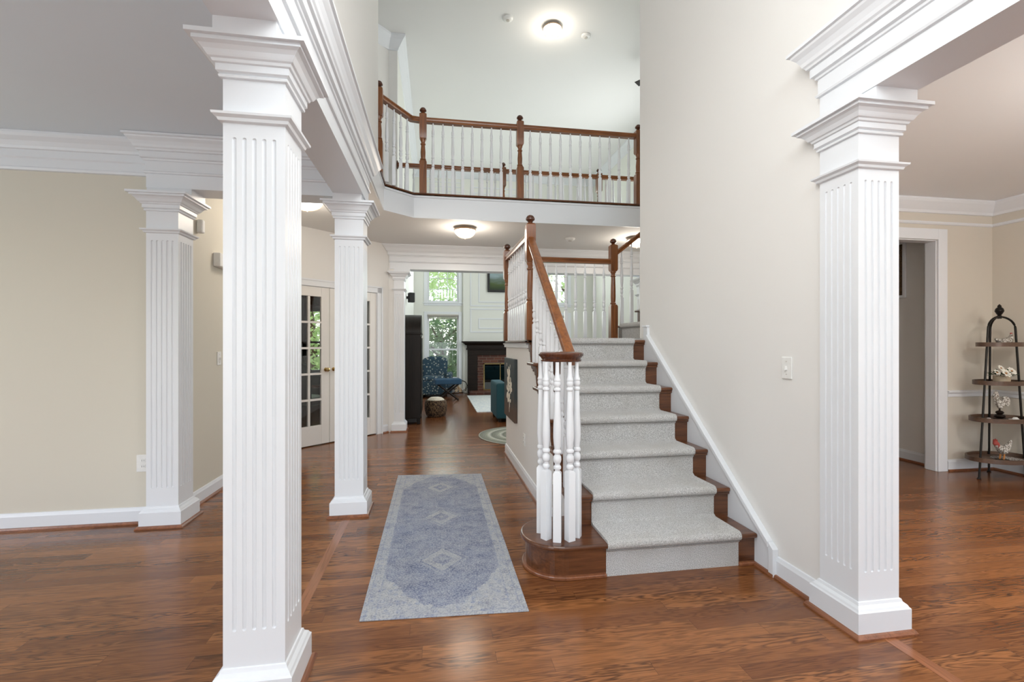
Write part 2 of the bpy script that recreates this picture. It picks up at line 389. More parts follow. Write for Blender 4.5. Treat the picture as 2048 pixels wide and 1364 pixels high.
# ------------------------------------------------------------------ mesh helpers
class MB:
    def __init__(s): s.bm = bmesh.new()
    def box(s, x0, y0, z0, x1, y1, z1):
        vs = [s.bm.verts.new(v) for v in ((x0,y0,z0),(x1,y0,z0),(x1,y1,z0),(x0,y1,z0),(x0,y0,z1),(x1,y0,z1),(x1,y1,z1),(x0,y1,z1))]
        for f in ((3,2,1,0),(4,5,6,7),(0,1,5,4),(1,2,6,5),(2,3,7,6),(3,0,4,7)): s.bm.faces.new([vs[i] for i in f])
        return s
    def obox(s, c, sx, sy, sz, rot=0, mat=None):
        """box centred on c in x and y, c.z the bottom, turned about z (or a free matrix)"""
        mt = Matrix.Translation(c) @ (mat if mat else Matrix.Rotation(rot, 4, 'Z'))
        vs = [s.bm.verts.new(mt @ Vector(v)) for v in ((-sx/2,-sy/2,0),(sx/2,-sy/2,0),(sx/2,sy/2,0),(-sx/2,sy/2,0),(-sx/2,-sy/2,sz),(sx/2,-sy/2,sz),(sx/2,sy/2,sz),(-sx/2,sy/2,sz))]
        for f in ((3,2,1,0),(4,5,6,7),(0,1,5,4),(1,2,6,5),(2,3,7,6),(3,0,4,7)): s.bm.faces.new([vs[i] for i in f])
        return s
    def lathe(s, prof, c=(0,0,0), n=20, sides=None, rot=0, cap=True):
        rings = []
        for r, z in prof:
            rings.append([s.bm.verts.new((c[0]+r*math.cos(2*PI*i/n+rot), c[1]+r*math.sin(2*PI*i/n+rot), c[2]+z)) for i in range(n)])
        for a, b in zip(rings, rings[1:]):
            for i in range(n): s.bm.faces.new((a[i], a[(i+1)%n], b[(i+1)%n], b[i]))
        if cap:
            s.bm.faces.new(rings[0][::-1]); s.bm.faces.new(rings[-1])
        return s
    def sqprof(s, prof, c=(0,0,0)):
        """square cross-section profile (half width, z)"""
        rings = []
        for r, z in prof:
            rings.append([s.bm.verts.new((c[0]+a*r, c[1]+b*r, c[2]+z)) for a, b in ((-1,-1),(1,-1),(1,1),(-1,1))])
        for a, b in zip(rings, rings[1:]):
            for i in range(4): s.bm.faces.new((a[i], a[(i+1)%4], b[(i+1)%4], b[i]))
        s.bm.faces.new(rings[0][::-1]); s.bm.faces.new(rings[-1]); return s
    def tube(s, pts, r, n=10, ell=None):
        """tube of radius r (number or list) along pts; ell = flattening of the second axis"""
        pts = [Vector(p) for p in pts]; rs = r if isinstance(r, (list, tuple)) else [r]*len(pts)
        rings = []; up = Vector((0,0,1))
        for i, p in enumerate(pts):
            d = (pts[min(i+1,len(pts)-1)] - pts[max(i-1,0)]).normalized()
            u = up if abs(d.dot(up)) < .95 else Vector((0,1,0))
            a = d.cross(u).normalized(); b = d.cross(a).normalized()
            e = ell if ell else 1
            rings.append([s.bm.verts.new(p + a*math.cos(2*PI*k/n)*rs[i]*e + b*math.sin(2*PI*k/n)*rs[i]) for k in range(n)])
        for a, b in zip(rings, rings[1:]):
            for i in range(n): s.bm.faces.new((a[i], a[(i+1)%n], b[(i+1)%n], b[i]))
        s.bm.faces.new(rings[0][::-1]); s.bm.faces.new(rings[-1]); return s
    def prism(s, poly, axis, a, b):
        """poly in the plane normal to axis, extruded from a to b. axis 'x': (y,z); 'y': (x,z); 'z': (x,y)"""
        def mk(p, t): return {'x': (t, p[0], p[1]), 'y': (p[0], t, p[1]), 'z': (p[0], p[1], t)}[axis]
        A = [s.bm.verts.new(mk(p, a)) for p in poly]; B = [s.bm.verts.new(mk(p, b)) for p in poly]
        n = len(poly)
        s.bm.faces.new(A[::-1]); s.bm.faces.new(B)
        for i in range(n): s.bm.faces.new((A[i], A[(i+1)%n], B[(i+1)%n], B[i]))
        return s
    def sweep(s, prof, path, closed=False, caps=True, side=1):
        """prof = [(offset, z)], path = [(x, y)]; offset goes to the right of the walking direction (side=1)"""
        n = len(path); P = [Vector(p) for p in path]; rings = []
        for i in range(n):
            if closed or 0 < i < n-1:
                d0 = (P[i]-P[i-1]).normalized(); d1 = (P[(i+1)%n]-P[i]).normalized()
            elif i == 0: d0 = d1 = (P[1]-P[0]).normalized()
            else: d0 = d1 = (P[-1]-P[-2]).normalized()
            n0 = Vector((d0.y,-d0.x)); n1 = Vector((d1.y,-d1.x))
            mv = (n0+n1); mv = mv/mv.length; k = 1/max(.2, mv.dot(n0))
            rings.append([s.bm.verts.new((P[i].x+mv.x*k*o*side, P[i].y+mv.y*k*o*side, z)) for o, z in prof])
        m = len(prof)
        for i in range(n if closed else n-1):
            a, b = rings[i], rings[(i+1)%n]
            for j in range(m-1): s.bm.faces.new((a[j], b[j], b[j+1], a[j+1]))
        if not closed and caps:
            for rg in (rings[0], rings[-1]):
                try: s.bm.faces.new(rg)
                except ValueError: pass
        return s
    def build(s, name, mat, parent=None, world=True, smooth=False, bevel=0, seg=2, doubles=False):
        bm = s.bm
        if doubles: bmesh.ops.remove_doubles(bm, verts=bm.verts, dist=1e-5)
        bmesh.ops.recalc_face_normals(bm, faces=bm.faces)
        if parent is not None and world: bmesh.ops.translate(bm, verts=bm.verts, vec=-Vector(parent.location))
        if world and parent is not None and parent.parent: bmesh.ops.translate(bm, verts=bm.verts, vec=-Vector(parent.parent.location))
        me = bpy.data.meshes.new(name); bm.to_mesh(me); bm.free()
        me.materials.append(mat)
        if smooth:
            me.polygons.foreach_set('use_smooth', [True]*len(me.polygons))
            try: me.set_sharp_from_angle(angle=math.radians(38))
            except Exception: pass
        o = bpy.data.objects.new(name, me); COL.objects.link(o)
        if parent is not None: o.parent = parent
        if bevel:
            b = o.modifiers.new('bevel', 'BEVEL'); b.width = bevel; b.segments = seg; b.limit_method = 'ANGLE'; b.angle_limit = math.radians(40)
        return o
def tag(o, label=None, cat=None, group=None, kind=None):
    if label: o['label'] = label
    if cat: o['category'] = cat
    if group: o['group'] = group
    if kind: o['kind'] = kind
    return o
def thing(name, label, cat, loc=(0,0,0), rz=0, group=None):
    o = bpy.data.objects.new(name, None); COL.objects.link(o); o.location = loc; o.rotation_euler = (0,0,rz)
    o.empty_display_size = .1
    return tag(o, label, cat, group)
def st(o): o['kind'] = 'structure'; return o
def inst(src, name, loc, parent, rz=0):
    c = src.copy(); c.name = name; COL.objects.link(c); c.parent = parent; c.location = loc; c.rotation_euler = (0,0,rz); return c
def dup(root, loc, rz=0, label=None, group=None):
    r = root.copy(); COL.objects.link(r); r.location = loc; r.rotation_euler = (0,0,rz)
    if label: r['label'] = label
    if group: r['group'] = group
    for ch in list(root.children):
        c = ch.copy(); COL.objects.link(c); c.parent = r
        for g in list(ch.children):
            d = g.copy(); COL.objects.link(d); d.parent = c
    return r

# ------------------------------------------------------------------ dimensions
CZ = 2.80            # ground floor ceilings
UZ = 5.90            # upper ceiling
FZ = 3.07            # upper floor
WR = 1.905           # stair wall face
WL = -0.58           # upper left wall face
R, RUN, Y1 = .1932, .2496, 2.509
# ------------------------------------------------------------------ floors and ceilings
st(MB().box(-5.1, -1.6, -.06, 6.0, 7.2, 0).build('floor', M['floor']))
st(MB().box(-5.1, 7.2, -.06, 4.5, 12.7, 0).build('floor', M['floor_fam']))
st(MB().box(4.5, 4.17, -.06, 6.0, 7.2, -.001).build('floor', M['floor']))
st(MB().box(-5.1, -1.6, CZ, -.70, 3.94, CZ+.1).build('ceiling', M['ceil_living']))           # living room
st(MB().box(2.085, -1.6, CZ, 5.9, 4.06, CZ+.1).build('ceiling', M['ceil_dining']))           # dining room
st(MB().box(-2.3, -1.6, UZ, 4.5, 12.7, UZ+.1).build('ceiling', M['ceil']))            # foyer, bridge and family room
st(MB().box(4.5, 4.17, CZ, 6.0, 7.4, CZ+.1).build('ceiling', M['ceil']))
st(MB().box(-4.8, 5.6, CZ+.02, -.62, 10.6, CZ+.12).build('ceiling', M['ceil']))            # study
# upper landing slab with its angled edge: ceiling of the hall
slab = [(4.36, 5.62), (-.26, 5.62), (WL, 5.34), (WL, 4.92), (WL, 3.94), (-2.05, 3.94), (-2.05, 6.1), (-.95, 7.2), (4.36, 7.2)]
st(MB().prism(slab, 'z', CZ, FZ).build('ceiling', M['ceil']))
fas = MB()
for a, b in (((4.36, 5.62), (-.26, 5.62)), ((-.26, 5.62), (WL, 5.34)), ((WL, 5.34), (WL, 3.94))):
    pass
fas.sweep([(0, CZ-.001), (.012, CZ-.001), (.012, FZ-.035), (.022, FZ-.03), (.022, FZ-.012), (0, FZ-.012)], [(WL, 3.94), (WL, 5.34), (-.26, 5.62), (4.36, 5.62)], side=1)
st(fas.build('trim_balcony_fascia', M['trim']))
ns = MB().sweep([(-.10, FZ), (-.10, FZ+.022), (.025, FZ+.022), (.035, FZ+.011), (.025, FZ)], [(WL, 4.93), (WL, 5.34), (-.26, 5.62), (4.36, 5.62)], side=1)
st(ns.build('trim_balcony_nosing', M['tread']))
st(MB().box(-.57, 7.17, CZ+.001, 4.36, 7.21, FZ+.001).build('trim_bridge_edge', M['trim']))
# ------------------------------------------------------------------ walls
st(MB().box(-.70, -1.5, CZ-.02, WL, 4.92, UZ).build('wall_left_upper', M['wall']))
wr = MB().box(WR, 2.05, 0, 2.085, 4.17, UZ).box(WR, -1.5, CZ-.02, 2.085, 2.05, UZ)
st(wr.build('wall_right', M['wall']))
wb = MB().box(2.085, 4.06, 0, 4.20, 4.17, CZ).box(4.20, 4.06, 2.39, 5.105, 4.17, CZ).box(5.105, 4.06, 0, 5.9, 4.17, CZ)
st(wb.build('wall_dining_back', M['wall_dining']))
st(MB().box(2.085, 4.06, CZ, 4.5, 4.17, UZ).build('wall_stair_upper', M['wall']))
st(MB().box(5.80, -1.5, 0, 5.9, 4.06, CZ).build('wall_dining_side', M['wall_dining']))
st(MB().box(5.25, 4.17, 0, 5.35, 7.3, CZ).build('wall_passage', M['wall']))
st(MB().box(4.4, 7.2, 0, 5.4, 7.3, CZ).build('wall_passage_end', M['wall']))
wl = MB().box(-5.1, 3.83, 0, -2.05, 3.94, CZ)
st(wl.build('wall_living_back', M['wall_beige']))
def wall_open(name, mat, axis, a, b, t0, t1, z0, z1, holes):
    """wall along axis from a to b, thickness t0..t1, with rectangular holes (u0,u1,v0,v1)"""
    m = MB(); hs = sorted(holes); cur = a
    def bx(u0, u1, v0, v1):
        if u1-u0 < 1e-4 or v1-v0 < 1e-4: return
        if axis == 'x': m.box(u0, t0, v0, u1, t1, v1)
        else: m.box(t0, u0, v0, t1, u1, v1)
    cols = {}
    for h in hs: cols.setdefault((h[0], h[1]), []).append(h)
    for (u0, u1) in sorted(cols):
        bx(cur, u0, z0, z1); vz = z0
        for h in sorted(cols[(u0, u1)], key=lambda q: q[2]):
            bx(u0, u1, vz, h[2]); vz = h[3]
        bx(u0, u1, vz, z1); cur = u1
    bx(cur, b, z0, z1)
    return st(m.build(name, mat))
wall_open('wall_living_side', M['wall_beige'], 'y', -1.6, 3.94, -5.1, -5.0, 0, CZ, [(0, 2.4, .5, 2.4)])
wall_open('wall_front_living', M['wall_beige'], 'x', -5.0, -.70, -1.6, -1.5, 0, CZ, [(-4.2, -1.6, .5, 2.4)])
wall_open('wall_front_foyer', M['wall'], 'x', -.70, 2.085, -1.6, -1.5, 0, UZ, [(-.4, 1.7, .12, 2.35), (-.35, 1.65, 3.1, 5.3)])
wall_open('wall_front_dining', M['wall_dining'], 'x', 2.085, 5.9, -1.6, -1.5, 0, CZ, [(2.7, 5.1, .5, 2.4)])
st(MB().box(-2.05, 3.94, 0, -1.93, 5.97, CZ).build('wall_hall_left', M['wall_beige']))
st(MB().box(-2.3, 3.9, CZ, -2.2, 6.0, UZ).build('wall_landing_left', M['wall']))
st(MB().box(-2.2, 3.9, CZ, -.70, 4.0, UZ).build('wall_landing_front', M['wall']))
# diagonal wall with the study doors. point on its face: D(s) from the left corner
DA = Vector((-1.93, 5.97)); DD = Vector((1, 1)).normalized(); DN = Vector((1, -1)).normalized()   # DN faces the hall
DL = (Vector((-.70, 7.20)) - DA).length
s_mid = (Vector((-1.39, 6.51)) - DA).length
DW = .76; d0, d1, DH = s_mid-DW-.005, s_mid+DW+.005, 2.06
def dpt(s, off=0): p = DA + DD*s + DN*off; return (p.x, p.y)
def dbox(m, s0, s1, o0, o1, z0, z1):
    m.prism([dpt(s0, o0), dpt(s1, o0), dpt(s1, o1), dpt(s0, o1)], 'z', z0, z1)
dw = MB()
d0c = max(d0, .0)
dbox(dw, -.10, d0c, -.12, 0, 0, CZ) if d0c > .01 else None
dbox(dw, d1, DL, -.12, 0, 0, CZ); dbox(dw, d0c, d1, -.12, 0, DH, CZ)
dbox(dw, -.5, DL, -.12, 0, FZ, UZ)
st(dw.build('wall_hall_diagonal', M['wall']))
st(MB().box(-.80, 7.2, FZ, -.57, 7.32, UZ).box(-.74, 7.212, 0, -.57, 7.34, CZ).build('wall_bridge_left', M['wall']))
st(MB().box(-.70, 7.33, 0, -.57, 12.55, UZ).build('wall_family_left', M['wall_family']))
WIN = (-.22, .60); WIN2 = (2.79, 3.61)
wall_open('wall_family_back', M['wall_family'], 'x', -.70, 4.48, 12.55, 12.7, 0, UZ,
          [(WIN[0], WIN[1], .38, 2.08), (WIN[0], WIN[1], 2.42, 4.9), (WIN2[0], WIN2[1], .38, 2.08), (WIN2[0], WIN2[1], 2.42, 4.9)])
wall_open('wall_family_right', M['wall_family'], 'y', 4.17, 12.55, 4.36, 4.48, 0, UZ, [(7.55, 9.3, 1.0, 4.9)])  # unseen opening put in for the added side light
# study shell
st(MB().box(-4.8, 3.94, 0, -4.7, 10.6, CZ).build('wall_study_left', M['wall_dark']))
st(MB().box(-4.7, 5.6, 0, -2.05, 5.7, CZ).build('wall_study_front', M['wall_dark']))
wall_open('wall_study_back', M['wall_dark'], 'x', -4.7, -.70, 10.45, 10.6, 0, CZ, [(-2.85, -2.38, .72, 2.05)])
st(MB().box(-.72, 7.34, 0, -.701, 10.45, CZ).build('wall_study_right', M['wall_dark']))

# ------------------------------------------------------------------ entablature beams
ENT = [(0, 2.44), (0, 2.538), (.012, 2.542), (.016, 2.552), (.006, 2.56), (.006, 2.628), (.014, 2.632), (.016, 2.642), (.03, 2.648), (.03, 2.69),
       (.042, 2.694), (.046, 2.704), (.054, 2.712), (.06, 2.728), (.072, 2.75), (.088, 2.768), (.092, 2.778), (.104, 2.782), (.104, CZ-.002)]
def beam(name, poly, prof=ENT):
    m = MB(); m.sweep(prof, poly, closed=True, side=1)
    z = prof[0][1]; m.bm.faces.new([m.bm.verts.new((p[0], p[1], z)) for p in poly])
    return st(m.build(name, M['trim'], doubles=True))
LB = [(-.54, -1.5), (-.755, -1.5), (-.755, 3.73), (-2.05, 3.73), (-2.05, 3.94), (-.54, 3.94)]
def ccw(p):
    a = sum(p[i][0]*p[(i+1)%len(p)][1]-p[(i+1)%len(p)][0]*p[i][1] for i in range(len(p)))
    return p if a > 0 else p[::-1]
beam('trim_beam_left', ccw(LB))
beam('trim_beam_right', ccw([(1.885, -1.5), (2.105, -1.5), (2.105, 2.05), (1.885, 2.05)]))
beam('trim_beam_family', ccw([(-.68, 7.20), (4.30, 7.20), (4.30, 7.42), (-.68, 7.42)]))
# frieze and crown round the living room and dining room
FRZ = [(0, 2.545), (.014, 2.549), (.018, 2.565), (.012, 2.575), (.012, 2.63), (.02, 2.64), (.02, 2.69), (.03, 2.695), (.036, 2.712), (.055, 2.74), (.078, 2.765), (.09, 2.782), (.09, CZ-.001)]
st(MB().sweep(FRZ, [(-2.05, 3.83), (-5.0, 3.83), (-5.0, -1.5)], side=-1).build('trim_crown_living', M['trim']))
CRN = [(0, 2.66), (.014, 2.664), (.02, 2.69), (.045, 2.72), (.075, 2.76), (.085, 2.78), (.085, CZ-.001)]
PIC = [(0, 2.545), (.012, 2.55), (.018, 2.562), (.012, 2.575), (0, 2.58)]
for prof, nm in ((CRN, 'trim_crown_dining'), (PIC, 'trim_picture_rail_dining')):
    st(MB().sweep(prof, [(2.085, 4.06), (5.80, 4.06), (5.80, -1.5)], side=1).build(nm, M['trim']))
RAIL = [(0, .765), (.012, .77), (.014, .80), (.026, .815), (.026, .825), (.01, .832), (0, .835)]
st(MB().sweep(RAIL, [(5.225, 4.06), (5.80, 4.06), (5.80, -1.5)], side=1).build('trim_chair_rail', M['trim']))
UCR = [(0, UZ-.19), (.012, UZ-.185), (.02, UZ-.16), (.05, UZ-.12), (.09, UZ-.06), (.12, UZ-.03), (.125, UZ-.001)]
st(MB().sweep(UCR, [dpt(-.4), (-.70, 7.20), (-.57, 7.20), (-.57, 12.55), (4.36, 12.55), (4.36, 4.2)], side=1).build('trim_crown_upper', M['trim']))
# baseboards with shoe moulding
BB = [(0, 0), (.016, 0), (.016, .095), (.012, .105), (.008, .118), (0, .12)]
SH = [(.014, 0), (.032, 0), (.032, .008), (.026, .018), (.014, .02)]
def basebd(name, path, side=1, shoe=True):
    o = st(MB().sweep(BB, path, side=side).build(name, M['trim']))
    if shoe: st(MB().sweep(SH, path, side=side).build('trim_shoe_'+name.split('_', 1)[1], M['shoe']))
basebd('baseboard_living', [(-2.08, 3.83), (-5.0, 3.83), (-5.0, -1.5)], -1)
basebd('baseboard_hall_left', [(-1.93, 3.97), (-1.93, 5.95)], 1)
basebd('baseboard_stair_wall', [(WR, 2.09), (WR, 2.39)], -1)
basebd('baseboard_dining', [(5.225, 4.06), (5.80, 4.06), (5.80, -1.5)], 1)
basebd('baseboard_dining_left', [(2.085, 2.09), (2.085, 4.06), (4.09, 4.06)], 1)
basebd('baseboard_passage', [(5.25, 4.17), (5.25, 7.1)], -1)
basebd('baseboard_stair_side', [(.838, 5.58), (.838, 2.90)], 1)
basebd('baseboard_diagonal', [dpt(d1+.10), dpt(DL-.02)], 1)
basebd('baseboard_family_left', [(-.57, 7.44), (-.57, 12.55), (.72, 12.55)], 1)
basebd('baseboard_family_right', [(2.68, 12.55), (4.36, 12.55), (4.36, 7.5)], 1)
# border boards in the floor
st(MB().box(-.69, -1.5, 0, -.635, 3.73, .0012).build('trim_floor_border_left', M['border']))
st(MB().box(1.97, -1.5, 0, 2.03, 1.82, .0012).build('trim_floor_border_right', M['border']))

# ------------------------------------------------------------------ columns
CAPP = [(0, 2.270), (.010, 2.272), (.012, 2.280), (.007, 2.284), (.018, 2.292), (.018, 2.316), (.025, 2.319), (.029, 2.328), (.036, 2.332), (.040, 2.338), (.047, 2.350), (.058, 2.362), (.072, 2.368), (.072, 2.381), (.088, 2.381), (.088, 2.396), (0, 2.396)]
RINGP = [(0, 2.112), (.012, 2.116), (.016, 2.126), (.028, 2.134), (.030, 2.142), (0, 2.146)]
BASEP = [(.032, 0), (.032, .112), (.026, .118), (.022, .126), (.010, .136), (.006, .148), (0, .15)]
SHOEP = [(.030, 0), (.050, 0), (.050, .008), (.043, .018), (.030, .021)]
def fluted_face(bm, origin, ux, nrm, wd, z0, z1, zt, zb, pitch=.0335, rad=.0072, nfl=5, n0=0):
    us = [0]
    for k in range(nfl):
        c = wd/2 + (k-(nfl-1)/2)*pitch
        us += [c+rad*math.sin(PI/2*j/4) for j in range(-4, 5)]
    us.append(wd)
    def zrows(zc, sgn): return [zc + sgn*rad*math.sin(PI/2*j/4) for j in range(5)]
    zs = [z0] + sorted(zrows(zb, -1)) + sorted(zrows(zt, 1)) + [z1]
    grid = []
    for z in zs:
        row = []
        for u in us:
            d = 0
            for k in range(nfl):
                c = wd/2 + (k-(nfl-1)/2)*pitch
                dz = max(0, zb-z, z-zt)
                q = rad*rad-(u-c)**2-dz*dz
                if q > 1e-9: d = math.sqrt(q)
            p = origin + ux*u - nrm*d*.8; row.append(bm.verts.new((p.x, p.y, z)))
        grid.append(row)
    for a, b in zip(grid, grid[1:]):
        for i in range(len(a)-1): bm.faces.new((a[i], a[i+1], b[i+1], b[i]))
def column(x0, y0, wd, label, dy=None, along='y'):
    dy = dy or wd
    t = thing('fluted_column', label, 'column', (x0+wd/2, y0+dy/2, 0), group='white fluted columns')
    sq = ccw([(x0, y0), (x0+wd, y0), (x0+wd, y0+dy), (x0, y0+dy)])
    m = MB()
    cs = [Vector((p[0], p[1], 0)) for p in sq]
    for i in range(4):
        a, b = cs[i], cs[(i+1) % 4]; u = (b-a); L = u.length; u.normalize(); n = Vector((u.y, -u.x, 0))
        fluted_face(m.bm, a, u, n, L, .02, 2.30, 2.055, .285, pitch=.0335*L/.21)
    m.build('shaft', M['trim'], t, doubles=True)
    MB().sweep(CAPP, sq, closed=True).build('capital', M['trim'], t)
    if along == 'y': MB().box(x0+.002, y0-.086, 2.39, x0+wd-.002, y0+dy+(.086 if y0 < 3 and x0 < 0 else -.002), 2.4405).build('cap_block', M['trim'], t)
    else: MB().box(x0+.002, y0+.002, 2.39, x0+wd+.086, y0+dy-.002, 2.4405).build('cap_block', M['trim'], t)
    MB().sweep(RINGP, sq, closed=True).build('neck_ring', M['trim'], t)
    MB().sweep(BASEP, sq, closed=True).build('base', M['trim'], t)
    MB().sweep(SHOEP, sq, closed=True).build('shoe_moulding', M['shoe'], t)
    return t
column(-.755, 1.825, .21, 'large white fluted square column nearest the camera, left foreground')
column(-.76, 3.73, .21, 'white fluted square column at the far left corner of the foyer, beside the blue runner')
column(-2.05, 3.73, .21, 'white fluted column at the end of the beige living room wall, by the white outlet', along='x')
column(1.888, 1.838, .215, 'white fluted square column on the right, between the stair wall and dining room')
column(-.62, 7.19, .15, 'distant white column beside the french doors and the dark armoire', dy=.22, along='x')
column(3.33, 7.20, .21, 'distant white pilaster behind the upper stair flight, mostly hidden by the wall', along='x')

# ------------------------------------------------------------------ stair
HX = .838                           # outer face of the side wall under the stair
side = [(Y1+.03, 0)]
stt = thing('staircase', 'oak staircase with white side wall rising from the foyer to a landing', 'staircase', (1.36, 2.6, 0))
RX0, RX1 = .80, 1.883
# bullnose start step
BC = Vector((.735, 2.735)); BR = .235
def bull(r, yb=2.80):
    pts = []
    for i in range(0, 25):
        a = -PI/2 - PI*1.0*i/24
        pts.append((BC.x + r*math.cos(a), BC.y + r*math.sin(a)))
    fy = BC.y-r
    return [(RX1, fy)] + pts + [(.84, BC.y+r), (RX1, BC.y+r)]
m = MB().prism(bull(BR-.03), 'z', 0, R-.028); m.build('riser', M['tread'], stt)
m = MB().prism(bull(BR), 'z', R-.028, R); m.build('tread', M['tread'], stt, bevel=.010, seg=3)
shp = [(.951, BC.y-BR+.008)] + bull(BR-.008)[1:-2] + [(.84, BC.y), (.951, BC.y)]
m = MB().prism(shp, 'z', 0, .022); m.build('shoe_moulding', M['shoe'], stt, bevel=.006)
LANDY = Y1 + 6*RUN
for k in range(1, 7):
    yk = Y1 + k*RUN; z = (k+1)*R
    MB().box(HX-.012, yk+.03, k*R, RX1, yk+.05, z-.027).build('riser', M['tread'], stt)
    if k < 6: MB().box(HX-.05, yk, z-.028, RX1, yk+RUN+.035, z).build('tread', M['tread'], stt, bevel=.010, seg=3)
    MB().box(HX-.028, yk+.012, z-.045, RX1, yk+.031, z-.028).build('cove_moulding', M['tread'], stt, bevel=.005)
LZ = 7*R
# landing: boards, edges
MB().box(HX-.05, LANDY, LZ-.028, RX1, LANDY+.14, LZ).box(HX-.05, LANDY, LZ-.028, HX+.10, 5.60, LZ).box(HX-.05, 5.32, LZ-.028, 2.20, 5.60, LZ).build('landing_nosing', M['tread'], stt, bevel=.008)
MB().box(HX+.061, LANDY+.05, LZ-.25, 2.20, 5.58, LZ-.01).build('landing_deck', M['wall'], stt)
MB().box(HX-.022, LANDY+.13, LZ-.075, HX+.0, 5.60, LZ-.028).box(HX-.036, LANDY+.13, LZ-.045, HX, 5.60, LZ-.028).build('landing_fascia', M['trim'], stt, bevel=.006)
# side wall under the flight
poly = [(Y1+RUN+.035, 0), (5.58, 0), (5.58, LZ-.03)]
for k in range(6, 0, -1):
    yk = Y1 + k*RUN
    poly += [(yk+.035, (k+1)*R-.03), (yk+.035, k*R-.03)]
pp = poly[:-1]
m = MB().prism(pp, 'x', HX, HX+.06); m.build('side_wall', M['wall'], stt)
MB().box(HX+.06, 5.50, 0, 4.3, 5.58, LZ-.03).build('landing_back_wall', M['wall'], stt)
# scroll brackets under the tread returns
def bracket_poly(y, z):
    # y = front (riser line), z = underside of the tread; curved ogee falling to a point
    pts = [(y+.005, z), (y+.245, z), (y+.245, z-.012)]
    for i in range(0, 9):
        a = i/8; pts.append((y+.235-.055*a, z-.020-.012*math.sin(a*PI)))
    pts += [(y+.178, z-.034), (y+.170, z-.050), (y+.150, z-.052), (y+.142, z-.040), (y+.120, z-.042), (y+.100, z-.055), (y+.092, z-.075), (y+.075, z-.080), (y+.066, z-.070), (y+.052, z-.082), (y+.040, z-.110), (y+.030, z-.140), (y+.005, z-.165)]
    return pts
for k in range(1, 7):
    yk = Y1 + k*RUN
    MB().prism(bracket_poly(yk+.03, (k+1)*R-.028), 'x', HX-.013, HX-.001).build('scroll_bracket', M['tread'], stt)
MB().box(1.776, BC.y-BR+.008, 0, RX1, BC.y-.1, .022).build('shoe_moulding', M['shoe'], stt, bevel=.006)
# white skirt on the wall side
sl = R/RUN
def sk(y, off): return (y, R + (y-Y1)*sl + off)
yb, yt = 2.40, 3.985
m = MB().prism([(yb, 0), (yt+.06, 0), (yt+.06, 1.47), (yt-.01, 1.47), sk(yt-.02, .055), sk(yb, .055)], 'x', RX1-.001, WR)
m.build('wall_skirt', M['trim'], stt)
m = MB().prism([sk(yb-.0, .045), sk(yt-.02, .045), sk(yt-.02, .08), sk(yb-.0, .08)], 'x', RX1-.016, WR).prism([(yb-.002, 0), (yb-.002, sk(yb, .08)[1]), (yb-.042, sk(yb, .08)[1]-.03), (yb-.042, 0)], 'x', RX1-.014, WR).box(RX1-.014, yt-.02, 1.47, WR, yt+.07, 1.485)
m.build('skirt_cap', M['trim'], stt, bevel=.004)
MB().sweep(SH, [(RX1+.012, 2.36), (RX1+.012, 2.55)], side=-1).build('shoe_moulding', M['shoe'], stt)
# second flight, rising to the right behind the wall
X2 = 2.20
FY0, FY1 = 4.175, 5.50
for k in range(0, 9):
    xk = X2 + k*RUN; z = LZ + (k+1)*R
    if z > FZ + .01: break
    MB().box(xk+.03, FY0, LZ+k*R-.01, xk+.05, FY1, z-.027).build('riser', M['tread'], stt)
    MB().box(xk, FY0, z-.028, xk+RUN+.04, FY1+.03, z).build('tread', M['tread'], stt, bevel=.010, seg=3)
poly = [(X2+.04, LZ-.3)]
for k in range(0, 8): poly += [(X2+k*RUN+.04, LZ+k*R-.03), (X2+k*RUN+.04, LZ+(k+1)*R-.03)]
poly += [(4.3, LZ+8*R-.03), (4.3, LZ+8*R-.35)]
MB().prism(poly, 'y', FY1-.03, FY1).build('outer_stringer', M['trim'], stt)

# stair runner carpet
def runner_profile(y0, z0, steps, end):
    """path (along run, z) of the carpet's top surface and its lower one"""
    t = .012; top = []
    yk = y0
    top.append((yk+.03-t, z0))
    for k in range(steps):
        yk = y0 + k*RUN; z = z0 + (k+1)*R
        top.append((yk+.03-t, z-.055))
        top.append((yk+.016-t, z-.043))
        for i in range(7):
            a = -PI*.62 + (PI*1.12)*i/6
            cx, cz, r = yk+.012, z-.011, .028
            top.append((cx - r*math.cos(a), cz + r*math.sin(a)))
        if k < steps-1: 
            top.append((yk+RUN+.008-t, z+.015)); top.append((yk+RUN+.03-t, z+.028))
    top.append((end, z0+steps*R+.014))
    return top
cr = thing('stair_runner_carpet', 'light grey patterned pile carpet runner covering the stairs and landing', 'carpet', (1.365, 2.6, 0))
def carpet_strip(y0, z0, steps, end, a, b, axis):
    top = runner_profile(y0, z0, steps, end)
    bot = [(y0+.10, z0)]
    low = []
    for k in range(steps):
        yk = y0+k*RUN
        low += [(yk+.045, z0+k*R+.001 if k == 0 else z0+k*R-.02), (yk+.045, z0+(k+1)*R-.02)]
    low.append((end, z0+steps*R-.02))
    m = MB(); A, B = [], []
    mk = (lambda p, t: (t, p[0], p[1])) if axis == 'x' else (lambda p, t: (p[0], t, p[1]))
    TA = [m.bm.verts.new(mk(p, a)) for p in top]; TB = [m.bm.verts.new(mk(p, b)) for p in top]
    for i in range(len(top)-1): m.bm.faces.new((TA[i], TB[i], TB[i+1], TA[i+1]))
    lowr = low[::-1]
    for T, t in ((TA, a), (TB, b)):
        L = [m.bm.verts.new(mk(p, t)) for p in lowr]
        m.bm.faces.new(T + L)
    return m
carpet_strip(Y1, 0, 7, 5.30, .952, 1.775, 'x').build('lower_flight_runner', M['carpet'], cr, smooth=True)
